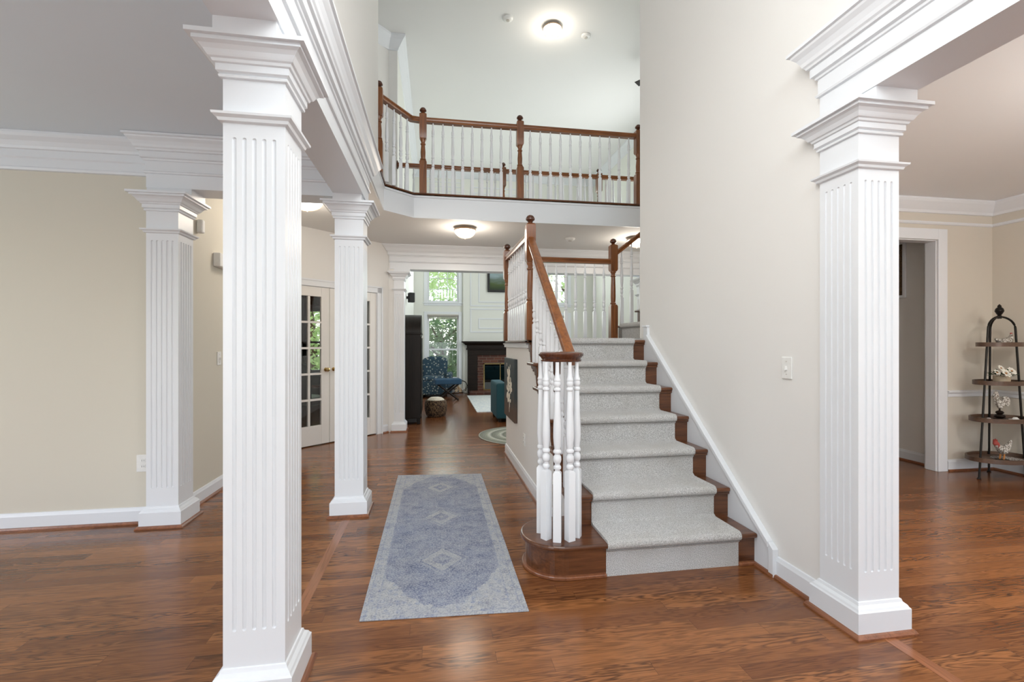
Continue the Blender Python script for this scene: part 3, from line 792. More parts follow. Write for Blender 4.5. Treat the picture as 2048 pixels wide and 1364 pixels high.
MB().box(1.70, LANDY+.13, LZ-.005, X2+.045, 5.30, LZ+.0135).build('landing_carpet', M['carpet'], cr)
carpet_strip(X2, LZ, 5, X2+5*RUN, 4.26, 5.36, 'y').build('upper_flight_runner', M['carpet'], cr, smooth=True)

# ------------------------------------------------------------------ turned parts
def baluster_mesh(H, low=.36, name='baluster', s=1.0):
    """square foot then turned, height H"""
    m = MB(); q = .0185*s; zb = low
    T = H-low
    m.sqprof([(q, 0), (q, zb-.012), (q*.62, zb)])
    pr = [(.0115, 0), (.0115, .008), (.017, .012), (.0185, .02), (.017, .028), (.0125, .034), (.0125, .044), (.017, .050), (.0195, .064), (.0185, .082), (.0130, .092), (.0125, .098), (.0185, .103), (.0195, .110), (.0185, .117), (.0140, .124)]
    pr2 = [(.0165, .16), (.0195, .22), (.019, .30), (.016, .42), (.0125, .58)]
    F = lambda z: .124 + (z-.124)*(T-.17-.124)/(.58-.124)
    pr += [(r, F(z)) for r, z in pr2]
    e = T-.17
    pr += [(.0115, e+.004), (.0165, e+.009), (.0175, e+.015), (.0165, e+.021), (.0115, e+.027), (.0155, e+.036), (.0175, e+.048), (.0150, e+.060), (.0175, e+.066), (.0165, e+.073), (.012, e+.085), (.0095, e+.115), (.0085, T)]
    rings = [(r*s, zb+z) for r, z in pr]
    m.lathe(rings, n=14)
    return m
def newel_mesh(H, low=.42, q=.043, topblk=.30, fin=True):
    m = MB()
    t0 = H-.075-topblk
    m.sqprof([(q, 0), (q, low-.02), (q*.78, low)])
    m.sqprof([(q*.78, t0), (q, t0+.02), (q, H-.085), (q*.72, H-.072)])
    L = t0-low
    pr = [(.030, -.004), (.030, .006), (.036, .012), (.036, .022), (.027, .028), (.029, .05), (.031, .10), (.030, L*.45), (.025, L-.085), (.024, L-.07), (.031, L-.064), (.032, L-.054), (.025, L-.048), (.024, L-.030), (.033, L-.016), (.034, L-.004), (.034, L+.004)]
    m.lathe([(r*q/.043, low+z) for r, z in pr], n=20)
    return m
def finial_mesh(H):
    m = MB()
    m.lathe([(.030, H-.076), (.024, H-.068), (.020, H-.058), (.026, H-.050), (.039, H-.040), (.041, H-.030), (.036, H-.020), (.034, H-.014), (.026, H-.004), (.010, H+.004), (0.001, H+.006)], n=20)
    return m
def newel(root, x, y, z, H, low=.42, q=.043, topblk=.30, rz=0, src=None):
    if src:
        o = inst(src, 'newel_post', Vector((x, y, z))-Vector(root.location), root, rz)
        for ch in src.children: inst(ch, 'finial', ch.location, o)
        return o
    o = newel_mesh(H, low, q, topblk).build('newel_post', M['oak_v'], root, world=False, smooth=True, bevel=0)
    o.location = Vector((x, y, z))-Vector(root.location); o.rotation_euler = (0, 0, rz)
    f = finial_mesh(H).build('finial', M['oak_dark'], o, world=False, smooth=True)
    return o
RAILP = [(-.030, 0), (-.030, .014), (-.024, .022), (-.026, .034), (-.032, .044), (-.028, .056), (-.014, .064), (.014, .064), (.028, .056), (.032, .044), (.026, .034), (.024, .022), (.030, .014), (.030, 0)]
def rail_mesh(pts, ups=None):
    """handrail of profile RAILP along 3D points, bottom on the points"""
    m = MB(); pts = [Vector(p) for p in pts]; rings = []
    for i, p in enumerate(pts):
        d0 = (pts[i]-pts[i-1]).normalized() if i else None
        d1 = (pts[i+1]-pts[i]).normalized() if i < len(pts)-1 else None
        d = ((d0 or d1)+(d1 or d0)).normalized()
        h = Vector((d.x, d.y, 0)).normalized(); sd = Vector((h.y, -h.x, 0))
        k = 1.0
        if d0 and d1:
            hh = Vector((d1.x, d1.y, 0)).normalized(); k = 1/max(.3, h.dot(hh))
        rings.append([m.bm.verts.new(p + sd*u*k + Vector((0, 0, v))) for u, v in RAILP])
    n = len(RAILP)
    for a, b in zip(rings, rings[1:]):
        for j in range(n): m.bm.faces.new((a[j], a[(j+1) % n], b[(j+1) % n], b[j]))
    m.bm.faces.new(rings[0][::-1]); m.bm.faces.new(rings[-1])
    return m
# stair railing
sr = thing('stair_railing', 'oak handrail with white turned balusters and volute along the stairs', 'railing', (.83, 3.3, 0))
VC = Vector((.735, 2.70)); VZ = 1.212
m = MB().lathe([(.10, 0), (.118, .002), (.122, .010), (.116, .016), (.120, .024), (.132, .036), (.134, .046), (.128, .054), (.11, .058), (.001, .060)], (VC.x, VC.y, VZ), n=48)
m.build('volute', M['oak_dark'], sr, smooth=True)
RX = .825
RB0, RB1 = (2.80, 1.205), (4.035, 2.205)
rb = rail_mesh([(RX, RB0[0]-.03, RB0[1]-.02), (RX, RB0[0], RB0[1]), (RX, RB1[0], RB1[1])]); rb.build('handrail', M['oak_y'], sr, smooth=True)
NY, NBY, NX2 = 4.06, 5.42, 2.13
n1 = newel(sr, RX, NY, LZ-.0, 1.10, .34, .041, .34)
n2 = newel(sr, RX, NBY, LZ, 1.13, .34, .041, .34)
n3 = newel(sr, NX2, NBY, LZ, 1.24, .44, .044, .32)
rail_mesh([(RX, NY+.03, 2.245), (RX, NBY-.03, 2.285)]).build('handrail', M['oak_y'], sr, smooth=True)
rail_mesh([(RX+.03, NBY, 2.285), (NX2-.03, NBY, 2.285)]).build('handrail', M['oak_x'], sr, smooth=True)
rail_mesh([(NX2+.03, NBY, 2.385), (NX2+1.7, NBY, 2.385+1.67*sl)]).build('handrail', M['oak_x'], sr, smooth=True)
# balusters below the volute
vb = None
for a in (158, 212, 250, 290, 328):
    x = VC.x-.015 + .108*math.cos(math.radians(a)); y = VC.y-.01 + .108*math.sin(math.radians(a))
    if vb is None:
        vb = baluster_mesh(VZ-R, .40, s=1.22).build('baluster', M['balwhite'], sr, world=False, smooth=True)
        vb.location = Vector((x, y, R))-Vector(sr.location); vb.rotation_euler = (0, 0, math.radians(a))
    else: inst(vb, 'baluster', Vector((x, y, R))-Vector(sr.location), sr, math.radians(a))
m = MB().lathe([(.026, 0), (.026, .28), (.020, .29), (.024, .31), (.024, .33), (.017, .34), (.022, .42), (.023, .5), (.014, .80), (.013, .83), (.021, .84), (.021, .855), (.013, .865), (.018, .90), (.013, .93), (.022, .945), (.024, VZ-R)], (VC.x-.02, VC.y+.02, R), n=18)
m.build('volute_newel', M['oak_dark'], sr, smooth=True)
def rail_z(y): return RB0[1] + (y-RB0[0])*(RB1[1]-RB0[1])/(RB1[0]-RB0[0])
protos = {}
def bal(root, x, y, z, H, low, key=None):
    k = (round(H, 3), round(low, 3))
    if k not in protos:
        o = baluster_mesh(H, low).build('baluster', M['balwhite'], root, world=False, smooth=True); protos[k] = o
        o.location = Vector((x, y, z))-Vector(root.location); return o
    return inst(protos[k], 'baluster', Vector((x, y, z))-Vector(root.location), root)
for k in range(1, 6):
    yk = Y1+k*RUN; z = (k+1)*R
    for j, dy in enumerate((.055, .180)):
        y = yk+dy
        H = rail_z(y)-z+.004
        bal(sr, RX+.012, y, z, round(H, 3), .24+(.095 if j else 0)+.0)
n = 9
for i in range(n):
    y = NY+.041+(i+1)*(NBY-NY-.082)/(n+1); bal(sr, RX+.0, y, LZ, .915, .34)
n = 10
for i in range(n):
    x = RX+(i+1)*(NX2-RX)/(n+1); bal(sr, x, NBY, LZ, .925, .36)
for k in range(0, 5):
    xk = X2+k*RUN; z = LZ+(k+1)*R
    for j, dx in enumerate((.04, .165)):
        x = xk+dx; H = round(2.385+(x-NX2-.03)*sl-z+.006, 2)
        bal(sr, x, NBY, z, H, .34+(.095 if j else 0))
# balcony railing
br = thing('balcony_railing', 'upper balcony railing with oak newels above the hall opening, nearer the camera', 'railing', (1.0, 5.65, FZ+.022))
BZ = FZ+.022; BRZ = 3.945
bx = [(-.60, 5.16), (-.15, 5.66), (1.02, 5.66), (2.56, 5.66)]
first = None
for i, (x, y) in enumerate(bx):
    o = newel(br, x, y, BZ, 1.03, .40, .042, .30, src=first); first = first or o
rail_mesh([(-.585, 5.20, BRZ), (-.285, 5.64, BRZ), (-.19, 5.66, BRZ)]).build('handrail', M['oak_x'], br, smooth=True)
for i in (1, 2): rail_mesh([(bx[i][0]+.03, 5.66, BRZ), (bx[i+1][0]-.03, 5.66, BRZ)]).build('handrail', M['oak_x'], br, smooth=True)
BH = BRZ-BZ+.005
for x, y in ((-.53, 5.29), (-.463, 5.392), (-.397, 5.494), (-.33, 5.59)): bal(br, x, y, BZ, BH, .33)
for i in range(9): bal(br, -.15+(i+1)*1.17/10, 5.66, BZ, BH, .33)
for i in range(11): bal(br, 1.02+(i+1)*1.54/12, 5.66, BZ, BH, .33)
rail_mesh([(2.59, 5.66, BRZ), (4.3, 5.66, BRZ)]).build('handrail', M['oak_x'], br, smooth=True)
# overlook railing
orr = thing('overlook_railing', 'farther oak and white railing overlooking the family room, seen through the balcony balusters', 'railing', (1.0, 7.12, FZ))
for x in (1.02, 2.56): newel(orr, x, 7.12, FZ, 1.05, .40, .042, .30, src=first)
OZ = 3.94
for a, b in ((-.56, .99), (1.05, 2.53), (2.59, 4.35)): rail_mesh([(a, 7.12, OZ), (b, 7.12, OZ)]).build('handrail', M['oak_x'], orr, smooth=True)
MB().tube([(-.570, 7.12, OZ+.032), (-.552, 7.12, OZ+.032)], .06, 20).build('wall_rosette', M['oak_dark'], orr)
for a, b, n in ((-.57, 1.02, 12), (1.02, 2.56, 12), (2.56, 4.1, 12)):
    for i in range(n):
        x = a+(i+1)*(b-a)/(n+1)
        if x < 3.5: bal(orr, x, 7.12, FZ, OZ-FZ+.005, .33)

# ------------------------------------------------------------------ french doors
dr = math.atan2(DD.y, DD.x)
def door_leaf(name, s0, s1, hand):
    root = bpy.data.objects.new(name, None); COL.objects.link(root); p = dpt(s0, -.02)
    root.location = (p[0], p[1], 0); root.rotation_euler = (0, 0, dr); st(root)
    W = s1-s0; sw = .115; top = .125; bot = .26; Z1 = DH-.005
    m = MB()
    m.box(0, -.02, .012, sw, .02, Z1).box(W-sw, -.02, .012, W, .02, Z1).box(sw, -.02, .012, W-sw, .02, bot).box(sw, -.02, Z1-top, W-sw, .02, Z1)
    m.build('door_frame', M['doorwhite'], root, world=False, bevel=.003)
    iw = W-2*sw; ih = Z1-top-bot; m = MB()
    for i in range(1, 3): m.box(sw+iw*i/3-.013, -.018, bot, sw+iw*i/3+.013, .018, Z1-top)
    for i in range(1, 5): m.box(sw, -.0175, bot+ih*i/5-.013, W-sw, .0175, bot+ih*i/5+.013)
    m.build('muntins', M['doorwhite'], root, world=False)
    MB().box(sw, -.003, bot, W-sw, .003, Z1-top).build('glass_panes', M['glass'], root, world=False)
    hx = W-.055 if hand > 0 else .055
    m = MB(); m.lathe([(.026, 0), (.026, .006), (.010, .010), (.010, .03), (.022, .036), (.028, .05), (.024, .062), (.008, .068)], n=16)
    bmesh.ops.rotate(m.bm, verts=m.bm.verts, matrix=Matrix.Rotation(PI/2, 3, 'X')); bmesh.ops.translate(m.bm, verts=m.bm.verts, vec=(hx, -.02, .98))
    m.build('door_knob', M['brass'], root, world=False, smooth=True)
door_leaf('door_1', max(d0+.005, .02), s_mid-.003, 1)
door_leaf('door_2', s_mid+.003, d1-.005, -1)
CAS = []
m = MB()
for s0, s1 in ((d1, d1+.09),): dbox(m, s0, s1, 0, .018, 0, DH+.09); dbox(m, s1-.02, s1, 0, .028, 0, DH+.09)
dbox(m, d0c, d1+.09, 0, .018, DH, DH+.09); dbox(m, d0c, d1+.09, 0, .028, DH+.07, DH+.09)
dbox(m, d1-.012, d1, -.12, .0, 0, DH); dbox(m, d0c, d1, -.12, 0, DH-.003, DH+.01)
st(m.build('trim_french_door_casing', M['trim']))
# dining doorway casing
m = MB()
for yy in ((4.042, 4.06), (4.17, 4.188)):
    m.box(5.105, yy[0], 0, 5.215, yy[1], 2.50).box(4.09, yy[0], 0, 4.2, yy[1], 2.50).box(4.2, yy[0], 2.39, 5.105, yy[1], 2.50)
m.box(5.092, 4.06, 0, 5.105, 4.17, 2.39).box(4.2, 4.06, 0, 4.213, 4.17, 2.39).box(4.2, 4.06, 2.378, 5.105, 4.17, 2.39)
st(m.build('trim_dining_doorway', M['trim'], bevel=.004))

# ------------------------------------------------------------------ windows
def window(name, x0, x1, z0, z1, y, grid=None, mid=None, casing=.09, sill=True, blind=False):
    root = bpy.data.objects.new(name, None); COL.objects.link(root); root.location = ((x0+x1)/2, y, z0); st(root)
    m = MB(); f = .045
    m.box(x0, y+.03, z0, x0+f, y+.09, z1).box(x1-f, y+.03, z0, x1, y+.09, z1).box(x0+f, y+.03, z0, x1-f, y+.09, z0+f).box(x0+f, y+.03, z1-f, x1-f, y+.09, z1)
    if mid: m.box(x0+f, y+.035, mid-.022, x1-f, y+.085, mid+.022)
    m.build('sash', M['trim'], root)
    if grid:
        m = MB(); nx, nz = grid
        for i in range(1, nx): c = x0+f+(x1-x0-2*f)*i/nx; m.box(c-.008, y+.05, z0+f, c+.008, y+.07, z1-f)
        for i in range(1, nz): c = z0+f+(z1-z0-2*f)*i/nz; m.box(x0+f, y+.05, c-.008, x1-f, y+.07, c+.008)
        m.build('muntins', M['trim'], root)
    MB().box(x0+f, y+.058, z0+f, x1-f, y+.062, z1-f).build('glass_pane', M['glass'], root)
    m = MB(); c = casing
    m.box(x0-c, y-.018, z0-c, x0, y, z1+c).box(x1, y-.018, z0-c, x1+c, y, z1+c).box(x0, y-.018, z1, x1, y, z1+c).box(x0, y-.018, z0-c, x1, y, z0)
    m.box(x0-c-.03, y-.04, z0-.03, x1+c+.03, y-.016, z0-.005)
    m.build('casing', M['trim'], root, bevel=.004)
    if blind:
        m = MB()
        for i in range(8): m.box(x0+.02, y-.03+.0, z1-.02-i*.012, x1-.02, y+.02, z1-.014-i*.012)
        m.box(x0+.01, y-.04, z1-.012, x1-.01, y+.02, z1+.02)
        m.build('raised_blind', M['greyplastic'], root)
window('window_1', WIN[0], WIN[1], .38, 2.08, 12.55, mid=1.17, blind=True)
window('window_2', WIN[0], WIN[1], 2.42, 4.9, 12.55, grid=(3, 8))
window('window_3', WIN2[0], WIN2[1], .38, 2.08, 12.55, mid=1.17, blind=True)
window('window_4', WIN2[0], WIN2[1], 2.42, 4.9, 12.55, grid=(3, 8))
window('window_5', -2.85, -2.38, .72, 2.05, 10.45, mid=1.35)

# ------------------------------------------------------------------ wall panelling above the fireplace
def frame_mold(x0, x1, z0, z1, y, wd=.03, t=.015):
    m = MB(); m.box(x0, y-t, z0, x1, y, z0+wd).box(x0, y-t, z1-wd, x1, y, z1).box(x0, y-t, z0+wd, x0+wd, y, z1-wd).box(x1-wd, y-t, z0+wd, x1, y, z1-wd); return m
m = MB().box(.72, 12.47, 0, 2.68, 12.55, 5.7)
st(m.build('wall_chimney_breast', M['wall_family']))
for i, (x0, x1, z0, z1) in enumerate(((.90, 2.5, 1.62, 2.26), (1.12, 2.28, 1.72, 2.0), (.90, 2.5, 2.32, 5.5), (1.12, 2.28, 2.42, 4.2), (1.0, 2.4, 4.4, 5.35))):
    st(frame_mold(x0, x1, z0, z1, 12.47).build('trim_chimney_panel', M['trim'], bevel=.004))
for i in range(5):
    st(MB().box(-.35, 12.535, 5.12+i*.12, .70, 12.55, 5.135+i*.12).build('trim_upper_wall_batten', M['trim'])) if i < 5 else None

# ------------------------------------------------------------------ fireplace
fp = thing('fireplace', 'dark wood mantel fireplace with red brick surround in the family room', 'fireplace', (1.70, 12.3, 0))
FY = 12.47
m = MB()
m.box(.83, FY-.10, 0, 1.09, FY, 1.02).box(2.31, FY-.10, 0, 2.57, FY, 1.02).box(.83, FY-.10, 1.02, 2.57, FY, 1.16)
m.box(.79, FY-.13, 1.16, 2.61, FY, 1.20).box(.81, FY-.12, 1.20, 2.59, FY, 1.30)
m.build('surround', M['mantel'], fp, bevel=.006)
MB().sweep([(0, 1.28), (.02, 1.285), (.035, 1.30), (.06, 1.325), (.08, 1.335), (.08, 1.345), (.12, 1.35), (.12, 1.385), (-.02, 1.385)], [(.79, FY), (.79, FY-.12), (2.61, FY-.12), (2.61, FY)], side=1).build('mantel_shelf', M['mantel'], fp)
m = MB().box(1.09, FY-.06, .0, 1.26, FY, 1.02).box(2.14, FY-.06, 0, 2.31, FY, 1.02).box(1.26, FY-.06, .80, 2.14, FY, 1.02)
m.build('brick_surround', M['brick'], fp)
MB().box(1.26, FY-.03, .08, 2.14, FY, .80).build('firebox', M['firebox'], fp)
m = MB().box(1.25, FY-.075, .10, 1.28, FY-.055, .80).box(2.12, FY-.075, .10, 2.15, FY-.055, .80).box(1.25, FY-.075, .77, 2.15, FY-.055, .80).box(1.25, FY-.075, .08, 2.15, FY-.055, .11).box(1.69, FY-.075, .1, 1.71, FY-.055, .8)
m.build('fire_screen_frame', M['brass'], fp)
MB().box(1.28, FY-.067, .11, 2.12, FY-.063, .77).build('fire_screen_glass', M['firescreen'], fp)
MB().box(.86, 12.04, 0, 2.54, FY-.0, .08).build('hearth', M['brick'], fp, bevel=.006)

# ------------------------------------------------------------------ things in the family room
t = thing('landscape_painting', 'dark-framed landscape painting hanging above the fireplace', 'painting', (1.78, 12.46, 2.73))
m = frame_mold(1.36, 2.2, 2.70, 3.40, 12.455, .06, .04); m.build('frame', M['black'], t, bevel=.006)
MB().box(1.41, 12.43, 2.75, 2.15, 12.445, 3.35).build('canvas', M['landscape'], t)
st_ = thing('armoire', 'tall dark wooden armoire with arched top against the family room left wall', 'armoire', (-.40, 8.15, 0))
m = MB().box(-.545, 7.78, .10, -.245, 8.55, 1.50); m.build('body', M['armoire'], st_, bevel=.006)
arc = [(7.76, 1.50)] + [(8.165-.405*math.cos(PI*i/20), 1.50+.31*math.sin(PI*i/20)) for i in range(21)] + [(8.57, 1.50)]
m = MB().prism(arc, 'x', -.555, -.24); m.build('arched_top', M['armoire'], st_, smooth=True)
MB().box(-.56, 7.765, 1.47, -.232, 8.565, 1.505).build('cornice', M['armoire'], st_, bevel=.008)
MB().box(-.243, 7.82, .16, -.232, 8.155, 1.44).build('door', M['armoire'], st_, bevel=.004)
MB().box(-.243, 8.175, .16, -.232, 8.51, 1.44).build('door', M['armoire'], st_, bevel=.004)
MB().tube([(-.234, 7.86, 1.42), (-.205, 7.86, 1.42)], .012, 10).build('knob', M['plastic'], st_)
m = MB()
for x, y in ((-.51, 7.82), (-.28, 7.82), (-.51, 8.51), (-.28, 8.51)): m.box(x-.03, y-.03, 0, x+.03, y+.03, .10)
MB().box(-.50, 7.83, .03, -.29, 8.5, .10).build('recess_shade', M['black'], st_)  # black block in place of the shaded recess between the feet
m.build('feet', M['armoire'], st_, bevel=.01)
sp = thing('wall_speaker', 'small black speaker mounted high on the family room left wall', 'speaker', (-.52, 9.4, 2.2))
MB().obox(Vector((-.475, 9.38, 2.13)), .11, .12, .19, .4).build('cabinet', M['black'], sp, bevel=.012)
MB().box(-.57, 9.37, 2.20, -.50, 9.41, 2.25).build('bracket', M['black'], sp)

# armchair with floral cover
ch = thing('floral_armchair', 'blue floral skirted armchair by the tall family room window', 'armchair', (-.04, 11.98, 0), -.08)
def lm(): return MB()
lm().box(-.33, -.36, .06, .33, .34, .42).build('skirted_base', M['floral'], ch, world=False, bevel=.03, seg=3)
lm().box(-.27, -.38, .40, .27, .26, .52).build('seat_cushion', M['floral'], ch, world=False, bevel=.05, seg=4)
m = lm(); bk = [(-.30, .40), (.30, .40), (.32, .85)] + [(.32*math.cos(a), .88+.12*math.sin(a)) for a in [PI*i/10 for i in range(11)]] + [(-.32, .85)]
m.prism(bk, 'y', .18, .36); m.build('backrest', M['floral'], ch, world=False, bevel=.035, seg=3)
for s in (-1, 1): lm().box(s*.38-.075, -.34, .08, s*.38+.075, .32, .60).build('armrest', M['floral'], ch, world=False, bevel=.05, seg=4)
for x, y in ((-.28, -.30), (.28, -.30), (-.28, .28), (.28, .28)): lm().box(x-.025, y-.025, 0, x+.025, y+.025, .08).build('leg', M['mantel'], ch, world=False)
# x-leg stool
so = thing('upholstered_stool', 'blue cushioned stool with dark crossed legs in front of the floral armchair', 'stool', (.27, 11.12, 0), .1)
lm().box(-.31, -.22, .37, .31, .22, .50).build('cushion', M['blue'], so, world=False, bevel=.03, seg=3)
for y in (-.16, .16):
    for s in (-1, 1): lm().tube([(-s*.24, y, .01), (s*.24, y, .38)], .022, 8).build('leg', M['mantel'], so, world=False)
lm().tube([(0, -.16, .2), (0, .16, .2)], .014, 8).build('stretcher', M['mantel'], so, world=False)
# basket
bk_ = thing('woven_basket', 'round dark woven basket with a cream throw beside the armoire', 'basket', (.0, 8.62, 0))
lm().lathe([(.14, 0), (.175, .03), (.20, .12), (.205, .20), (.19, .27), (.172, .30), (.165, .29), (.17, .2), (.05, .18)], n=24).build('basket_body', M['basket'], bk_, world=False, smooth=True)
lm().lathe([(.16, .24), (.15, .31), (.10, .345), (.03, .33), (.002, .335)], n=24).build('throw', M['cream'], bk_, world=False, smooth=True)
# log holder
lh = thing('log_holder', 'curved black wire log holder with split logs beside the fireplace', 'log holder', (.62, 12.22, 0))
for y in (-.13, .13):
    pts = [(-.22, y, .01), (-.1, y, .06), (.05, y, .07), (.14, y, .12), (.19, y, .22), (.15, y, .32), (.06, y, .36), (-.02, y, .32), (-.06, y, .24)]
    lm().tube(pts, .008, 6).build('wire_arm', M['iron'], lh, world=False)
    lm().tube([(.2, y, .01), (-.02, y, .08), (-.2, y, .17), (-.27, y, .2)], .008, 6).build('wire_arm', M['iron'], lh, world=False)
for x, z, wh in ((-.1, .12, 'left one of the two lower'), (.0, .12, 'right one of the two lower'), (-.05, .19, 'topmost')):
    o = lm().tube([(x, -.2, z), (x+.01, .2, z)], .045, 7).build('split_log', M['log'], None)
    o.location = (.62, 12.22, 0); tag(o, 'pale split log in the black wire log holder, '+wh, 'log', 'split logs in the log holder')
# sofa (its back to the hall)
sf = thing('teal_sofa', 'teal sofa seen from behind, partly hidden by the stair side wall', 'sofa', (2.0, 8.2, 0))
m = MB().box(1.02, 7.76, .06, 3.0, 8.62, .40); m.build('base', M['teal'], sf, bevel=.02)
for x in (1.0, 2.83): MB().box(x, 7.74, .06, x+.19, 8.62, .655).build('arm', M['teal'], sf, bevel=.03, seg=3)
MB().box(1.17, 7.72, .38, 2.85, 7.95, .84).build('backrest', M['navy'], sf, bevel=.04, seg=3)
for x in (1.2, 2.02): MB().box(x, 7.95, .40, x+.80, 8.60, .52).build('seat_cushion', M['teal'], sf, bevel=.03, seg=3)
for x in (1.06, 2.94):
    for y in (7.8, 8.56): MB().box(x-.025, y-.025, 0, x+.025, y+.025, .07).build('leg', M['mantel'], sf)
tag(MB().box(.78, 8.96, 0, 3.6, 11.85, .012).build('cream_area_rug', M['creamrug']), 'cream patterned area rug on the family room floor before the hearth', 'rug')
# braided rug
o = MB().lathe([(.70, 0), (.72, .004), (.72, .010), (.70, .013), (.001, .013)], n=64).build('braided_rug', M['braid'])
o.location = (1.32, 6.62, 0); tag(o, 'round braided rug with grey and white rings beside the stair wall', 'rug')
# runner rug
o = MB()
rc = [(-.358, 2.30), (.452, 2.255), (.452, 4.715), (-.372, 4.785)]
o = MB().prism(rc, 'z', .0, .008).build('runner_rug', M['runner'], bevel=.003)
tag(o, 'faded blue and cream oriental runner rug on the foyer floor', 'rug')

# canvas on the stair side wall
cv = thing('flower_canvas', 'dark canvas painting of white flowers hanging on the stair side wall', 'painting', (.82, 5.14, .49))
MB().box(.803, 4.79, .49, .836, 5.50, 1.155).build('canvas', M['canvas'], cv, bevel=.004)
random.seed(3)
m = MB()
def petal(m, yc, zc, ang, L, W, x=.801):
    pts = []
    for i in range(12):
        a = 2*PI*i/12; u = L*(.5+.5*math.cos(a)); v = W*math.sin(a)*(.55+.45*math.cos(a/1.0+.6))
        pts.append((yc+u*math.sin(ang)+v*math.cos(ang), zc+u*math.cos(ang)-v*math.sin(ang)))
    m.prism(pts, 'x', x, x+.0022)
for (yc, zc, n_, L, W) in ((5.16, .93, 7, .15, .045), (5.03, .86, 6, .12, .04), (5.20, .78, 6, .12, .04), (5.10, .70, 4, .10, .03)):
    for i in range(n_): petal(m, yc, zc, 2*PI*i/n_+random.uniform(-.25, .25), L*random.uniform(.7, 1.1), W)
petal(m, 5.12, .56, 0, .14, .02); petal(m, 5.30, 1.06, 0, .04, .014); petal(m, 5.06, 1.04, 0, .05, .012)
m.build('painted_flowers', M['whitepaint'], cv)

# ------------------------------------------------------------------ ceiling lamps
def lamp(x, y, zc, rad, power, label, tint=(1, .88, .74)):
    t = thing('ceiling_light', label, 'ceiling light', (x, y, zc), group='glass bowl ceiling lights')
    lm().lathe([(rad*.55, -.001), (rad*.6, -.012), (rad*.5, -.02), (rad*1.0, -.028), (rad*1.04, -.036), (rad*1.0, -.045)], n=32).build('canopy', M['bronze'], t, world=False, smooth=True)
    pr = [(rad*.97, -.046)] + [(rad*.97*math.cos(a)+.001, -.046-rad*.62*math.sin(a)) for a in [PI/2*i/8 for i in range(1, 9)]]
    lm().lathe(pr, n=32).build('glass_bowl', M['lamp'], t, world=False, smooth=True)
    z = -.046-rad*.62
    lm().lathe([(.001, z-.022), (.008, z-.018), (.006, z-.008), (.014, z-.002), (.010, z+.002)], n=12).build('finial', M['bronze'], t, world=False, smooth=True)
    for k in range(3):
        a = 2*PI*k/3+.4
        pts = [(rad*1.0*math.cos(a)*math.cos(q), rad*1.0*math.sin(a)*math.cos(q), -.05-rad*.66*math.sin(q)) for q in [PI/2*i/6 for i in range(7)]]
        lm().tube(pts, .0035, 6).build('rib', M['bronze'], t, world=False)
    d = bpy.data.lights.new('bulb', 'POINT'); d.energy = power; d.color = tint; d.shadow_soft_size = .2
    L = bpy.data.objects.new('bulb', d); COL.objects.link(L); L.parent = t; L.location = (0, 0, -.046-rad*.62-.06)
lamp(.367, 5.97, CZ, .135, 13, 'lit glass bowl ceiling lamp in the hall, above the passage left of the stairs')
lamp(2.76, 6.15, CZ, .135, 13, 'lit glass bowl ceiling lamp in the hall, half hidden behind the stair wall')
lamp(-1.27, 4.95, CZ, .15, 16, 'lit glass bowl ceiling lamp between the two left columns')
lamp(1.66, 6.57, UZ, .135, 9, 'lit glass bowl lamp on the upper storey ceiling')
# lamp added out of view above the foyer to brighten it
fill = thing('fill_lamp', 'added globe lamp on a long stem above the view, brightening the foyer', 'fill_lamp', (.36, 1.35, UZ))
lm().lathe([(.07, -.001), (.06, -.03), (.01, -.04)], n=20).build('canopy', M['bronze'], fill, world=False, smooth=True)
lm().tube([(0, 0, -.03), (0, 0, -2.2)], .008, 8).build('stem', M['bronze'], fill, world=False)
lm().lathe([(.02, -2.18), (.17, -2.22), (.22, -2.32), (.20, -2.45), (.10, -2.53), (.001, -2.55)], n=24).build('glass_bowl', M['lamp'], fill, world=False, smooth=True)
d = bpy.data.lights.new('bulb', 'POINT'); d.energy = 48; d.color = (1, .98, .96); d.shadow_soft_size = .5
L = bpy.data.objects.new('bulb', d); COL.objects.link(L); L.parent = fill; L.location = (0, 0, -2.90)
lamp(-2.9, .9, CZ, .18, 4, 'added glass bowl lamp out of view, brightening the living room', (.96, .98, 1))  # lamp put in to raise the living room's light
lamp(3.9, 1.2, CZ, .18, 104, 'added glass bowl lamp out of view, brightening the dining room', (1, .95, .88))  # extra unseen lamp, lifts the dining room's brightness
def detector(x, y, z, label, r=.07):
    t = thing('smoke_detector', label, 'smoke detector', (x, y, z), group='ceiling smoke detectors')
    lm().lathe([(r, -.001), (r, -.014), (r*.92, -.024), (r*.7, -.034), (.001, -.038)], n=24).build('housing', M['plastic'], t, world=False, smooth=True)
    lm().lathe([(r*.36, -.036), (r*.36, -.043), (.001, -.045)], n=16).build('vent_cap', M['greyplastic'], t, world=False, smooth=True)
detector(1.00, 6.50, UZ, 'white smoke detector on the upper ceiling, left of the lit lamp')
detector(2.20, 6.68, UZ, 'white round detector on the upper ceiling, right of the lit lamp')
detector(1.86, 6.35, CZ, 'white smoke detector on the hall ceiling above the landing')
# ceiling fan mostly hidden behind the foyer wall
fn = thing('ceiling_fan', 'dark ceiling fan, only a blade tip showing past the foyer wall', 'ceiling fan', (3.66, 6.72, UZ))
lm().lathe([(.07, 0), (.06, -.04), (.02, -.05), (.015, -.28), (.08, -.30), (.10, -.34), (.08, -.40), (.03, -.42)], n=20).build('motor', M['black'], fn, world=False, smooth=True)
for k in range(5):
    a = PI+.30+2*PI*k/5; o = lm().box(.12, -.065, -.335, .66, .065, -.325).build('blade', M['armoire'], fn, world=False, bevel=.003); o.rotation_euler = (.12, 0, a)

